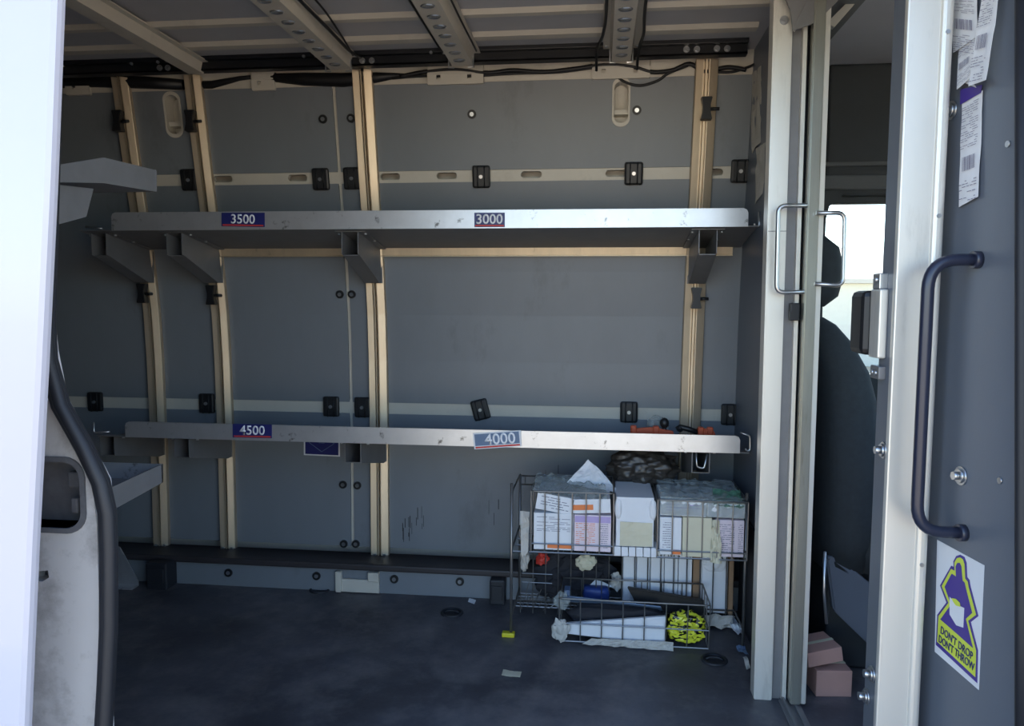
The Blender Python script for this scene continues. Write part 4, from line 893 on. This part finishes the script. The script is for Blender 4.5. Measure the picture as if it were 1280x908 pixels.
e = obj('white_bag', b, 'paper', label='white wrapped pack between the two cardboard dividers', cat='bag')
b = B(); b.sheet([(.345, 2.435, .012), (.44, 2.435, .008), (.44, 2.43, .05), (.35, 2.43, .05)], 10, 5, .012, 5, 40, .002); obj('crumpled_bag', b, 'oldpaper', label='crumpled pale plastic under the right of the lower cart level', cat='bag')
b = B(); b.blob((-.08, 2.50, .13), (.13, .035, .085), 7, .25, 2.4, 4, True, floor_z=.045); obj('black_bag', b, 'darkcloth', label='heap of black bags at the left of the lower cart level', cat='bag')
b = B(); b.blob((0.002, 2.455, 0.0948), (.046, .03, .024), 3, .06, 2, 3, False, boxy=.6); bb = obj('blue_pouch', b, 'blue', label='dark blue ribbed pouch behind the front basket', cat='pouch')
b = B(); b.sheet([(-0.0297, 2.46, 0.1049), (0.062, 2.46, 0.1148), (0.02, 2.47, 0.128), (-0.0012, 2.47, 0.1325)], 6, 4, .004, 3); obj('paper_scrap', b, 'paper', label='small white triangular paper scrap above the blue pouch', cat='paper')
b = B(); b.blob((0.0698, 2.47, 0.1304), (.02, .02, .03), 12, .35, 2.5, 3); obj('paper_scrap', b, 'oldpaper', label='crumpled grey wrapper right of the blue pouch', cat='paper')
b = B(); b.blob((-0.0329, 2.42, 0.2082), (.032, .014, .026), 15, .3, 2.2, 3); obj('torn_paper', b, 'cream', label='torn cream paper hanging below the left upper basket', cat='paper')
b = B(); b.blob((-0.1764, 2.46, 0.2016), (.02, .015, .022), 22, .4, 2.2, 3); obj('red_wrapper', b, 'redink', label='dark red wrapper scrap at the lower left of the cart', cat='wrapper')
b = B(); b.blob((-0.2255, 2.36, 0.2284), (.014, .02, .04), 25, .3, 2.2, 3); obj('paper_scrap', b, 'oldpaper', label='crumpled grey paper behind the yellow footed leg of the cart', cat='paper')

# front basket standing on the floor
f0, f1 = -0.109, 0.3412
fb = basket('wire_basket', f0, f1, 2.272, 2.428, .008, .150, .02, 7, [.42], 'long low wire basket on the floor in front of the cart')
b = B(); b.prism([(f0+.02, 2.279, .028), (f0+.25, 2.279, .012), (f0+.322, 2.279, .012), (f0+.322, 2.275, .100), (f0+.02, 2.275, .062)], (0, .012, 0), .001)
b.prism([(f0+.02, 2.2745, .058), (f0+.322, 2.2745, .094), (f0+.322, 2.2745, .0945), (f0+.02, 2.2745, .059)], (0, -.0006, 0)); obj('long_envelope', b, 'paper', label='long white envelope leaning inside the low front basket', cat='envelope')
b = B(); b.prism([(-0.1001, 2.32, 0.1294), (0.2016, 2.32, 0.1089), (0.2103, 2.36, 0.0826), (-0.1016, 2.36, 0.0978)], (0, 0, .005), .001); b.box((f0+.012, 2.32, .12), (f0+.03, 2.36, .15), .002); obj('flat_board', b, 'bluegrey', label='thin blue grey board lying across the low front basket', cat='board')
b = B(); b.prism([(0.1008, 2.39, 0.1408), (0.3416, 2.39, 0.1109), (0.3528, 2.39, 0.0619), (0.1425, 2.39, 0.0666)], (0, .018, 0), .003); b.box((0.1665, 2.388, 0.129), (0.17650000000000002, 2.3939999999999997, 0.135), .002); obj('black_folder', b, 'black', label='slanting flat black folder in the low front basket', cat='folder')
b = B(); b.blob((f0+.18, 2.34, .062), (.15, .034, .042), 31, .12, 2, 3, True, floor_z=.012, boxy=.5); obj('dark_cloth', b, 'darkcloth', label='dark cloth bundle filling the low front basket behind the long envelope', cat='cloth')
b = B(); b.blob((f1-.062, 2.315, .055), (.056, .032, .048), 41, .16, 2.6, 4, True, floor_z=.011, boxy=.25); obj('yellow_bag', b, 'yellowbag', label='yellow bag with black print at the right end of the low front basket', cat='bag')
b = B(); b.blob((f0+.004, 2.262, .045), (.026, .016, .034), 44, .35, 2.4, 3, True); obj('paper_scrap', b, 'oldpaper', label='crumpled grubby paper poking out of the left end of the low front basket', cat='paper')
b = B(); b.blob((f0+.006, 2.27, .135), (.022, .014, .026), 46, .35, 2.4, 3, True); obj('plastic_scrap', b, 'film', label='clear plastic scrap hooked on the left rim of the low front basket', cat='plastic film')
b = B(); b.sheet([(f0+.07, 2.262, .006), (f0+.345, 2.258, .002), (f0+.345, 2.266, .026), (f0+.10, 2.266, .024)], 28, 6, .010, 5, 42, .001); obj('crumpled_wrap', b, 'oldpaper', label='crumpled grey wrapping along the bottom of the low front basket', cat='wrapper')
# scraps on the floor
def scrap(c4, m, label, seed, amp=.012, cat='paper'):
    b = B(); b.sheet([(p[0], p[1], p[2]+.006+amp) for p in c4], 8, 6, amp, seed, 30, .001)
    zmin = min(v.co.z for v in b.bm.verts); bmesh.ops.translate(b.bm, verts=b.bm.verts, vec=(0, 0, -zmin+.0005)); obj('paper_scrap', b, m, label=label, cat=cat)
scrap([(0.4187, 2.4686, 0.0), (0.4547, 2.4856, 0.0), (0.4608, 2.3784, 0.0), (0.4407, 2.3475, 0.0)], 'paper', 'white crumpled paper on the floor right of the low front basket', 3, .02)
scrap([(0.427, 2.2964, 0.0), (0.4513, 2.2994, 0.0), (0.4556, 2.2474, 0.0), (0.4348, 2.2346, 0.0)], 'bluegrey', 'blue grey crumpled wrapper on the floor at the foot of the silver post', 5, .018, 'wrapper')
scrap([(0.4329, 2.2242, 0.0), (0.4446, 2.2257, 0.0), (0.4448, 2.1668, 0.0), (0.4338, 2.1559, 0.0)], 'oldpaper', 'small paper scrap on the floor nearest the silver post', 8, .01)
scrap([(-0.2582, 2.0747, 0.0), (-0.2051, 2.0718, 0.0), (-0.2063, 2.0392, 0.0), (-0.2585, 2.0419, 0.0)], 'cream', 'flat tan label stuck on the floor left of the low front basket', 9, .002)
scrap([(-0.4423, 2.5825, 0.0), (-0.4163, 2.564, 0.0), (-0.4173, 2.5353, 0.0), (-0.443, 2.5534, 0.0)], 'paper', 'tiny white paper curl on the floor left of the cart', 11, .004)
scrap([(-0.5585, 2.6276, 0.0), (-0.5355, 2.6305, 0.0), (-0.5296, 2.601, 0.0), (-0.5523, 2.5982, 0.0)], 'paper', 'tiny white paper chip at the foot of the kick board', 12, .003)

# things on the lower shelf, right end
zs = .552
b = B(); a = (0.113, 2.52, 0.6307)
def lever(x0, x1, z, y, label, knob):
    e = empty('lever_clamp', ((x0+x1)/2, y, z), label, 'tool')
    b = B(); b.prism([(x0, y-.009, z+.05), (x1, y-.009, z+.044), (x1, y-.009, z+.062), (x0+(x1-x0)*.5, y-.009, z+.074), (x0, y-.009, z+.066)], (0, .018, 0), .003); obj('bar', b, 'redorange', e)
    for u in (.0, .52):
        b = B(); b.box((x0+(x1-x0)*u, y-.012, z), (x0+(x1-x0)*u+.02, y+.012, z+.078), .004); obj('jaw', b, 'redorange', e)
    if knob:
        b = B(); b.cyl((x1-.03, y, z+.05), (x1-.03, y, z+.075), .006, 8); b.blob((x1-.03, y, z+.088), (.016, .016, .018), 2, .05, 2, 2, False); obj('knob', b, 'black', e)
lever(0.1069, 0.2463, .5695, 2.50, 'orange red plastic clamp with a black knob on the lower shelf left of the upright', True)
lever(0.323, 0.3789, .5695, 2.50, 'short orange red plastic clamp on the lower shelf right of the upright', False)
b = B(); b.blob((0.1993, 2.56, 0.6423), (.035, .03, .03), 5, .3, 2.4, 3); obj('plastic_wrap', b, 'film', label='crumpled clear plastic on the lower shelf behind the orange clamp', cat='plastic film')
b = B(); b.tube([(0.2566, 2.5, 0.6375), (0.2667, 2.5, 0.6456), (0.2975, 2.5, 0.6385), (0.3233, 2.5, 0.6286)], .009, 8); b.blob((0.2668, 2.5, 0.6404), (.012, .012, .012), 3, .1, 2, 2); obj('black_strap', b, 'black', label='short black strap on the lower shelf in front of the upright', cat='strap')

# ------------------------------------------------------------------ outside
b = B(); b.box((-60, -60, -.72), (60, 60, -.70)); 
struct('ground', b, 'ground', 'sandy concrete yard in the sun')
e = empty('building', (7.0, 24, -.7), 'pale low building seen far off through the cab window', 'building')
b = B(); b.box((5.5, 22, -.7), (12, 28, 1.6), .02); obj('wall', b, 'pale', e)
b = B(); b.prism([(5.3, 21.8, 1.6), (12.2, 21.8, 1.6), (12.2, 28.2, 1.6), (5.3, 28.2, 1.6)], (0, 0, .12)); b.prism([(5.3, 21.8, 1.72), (5.3, 28.2, 1.72), (5.3, 25, 2.8)], (6.9, 0, 0)); obj('roof', b, 'rooftile', e)
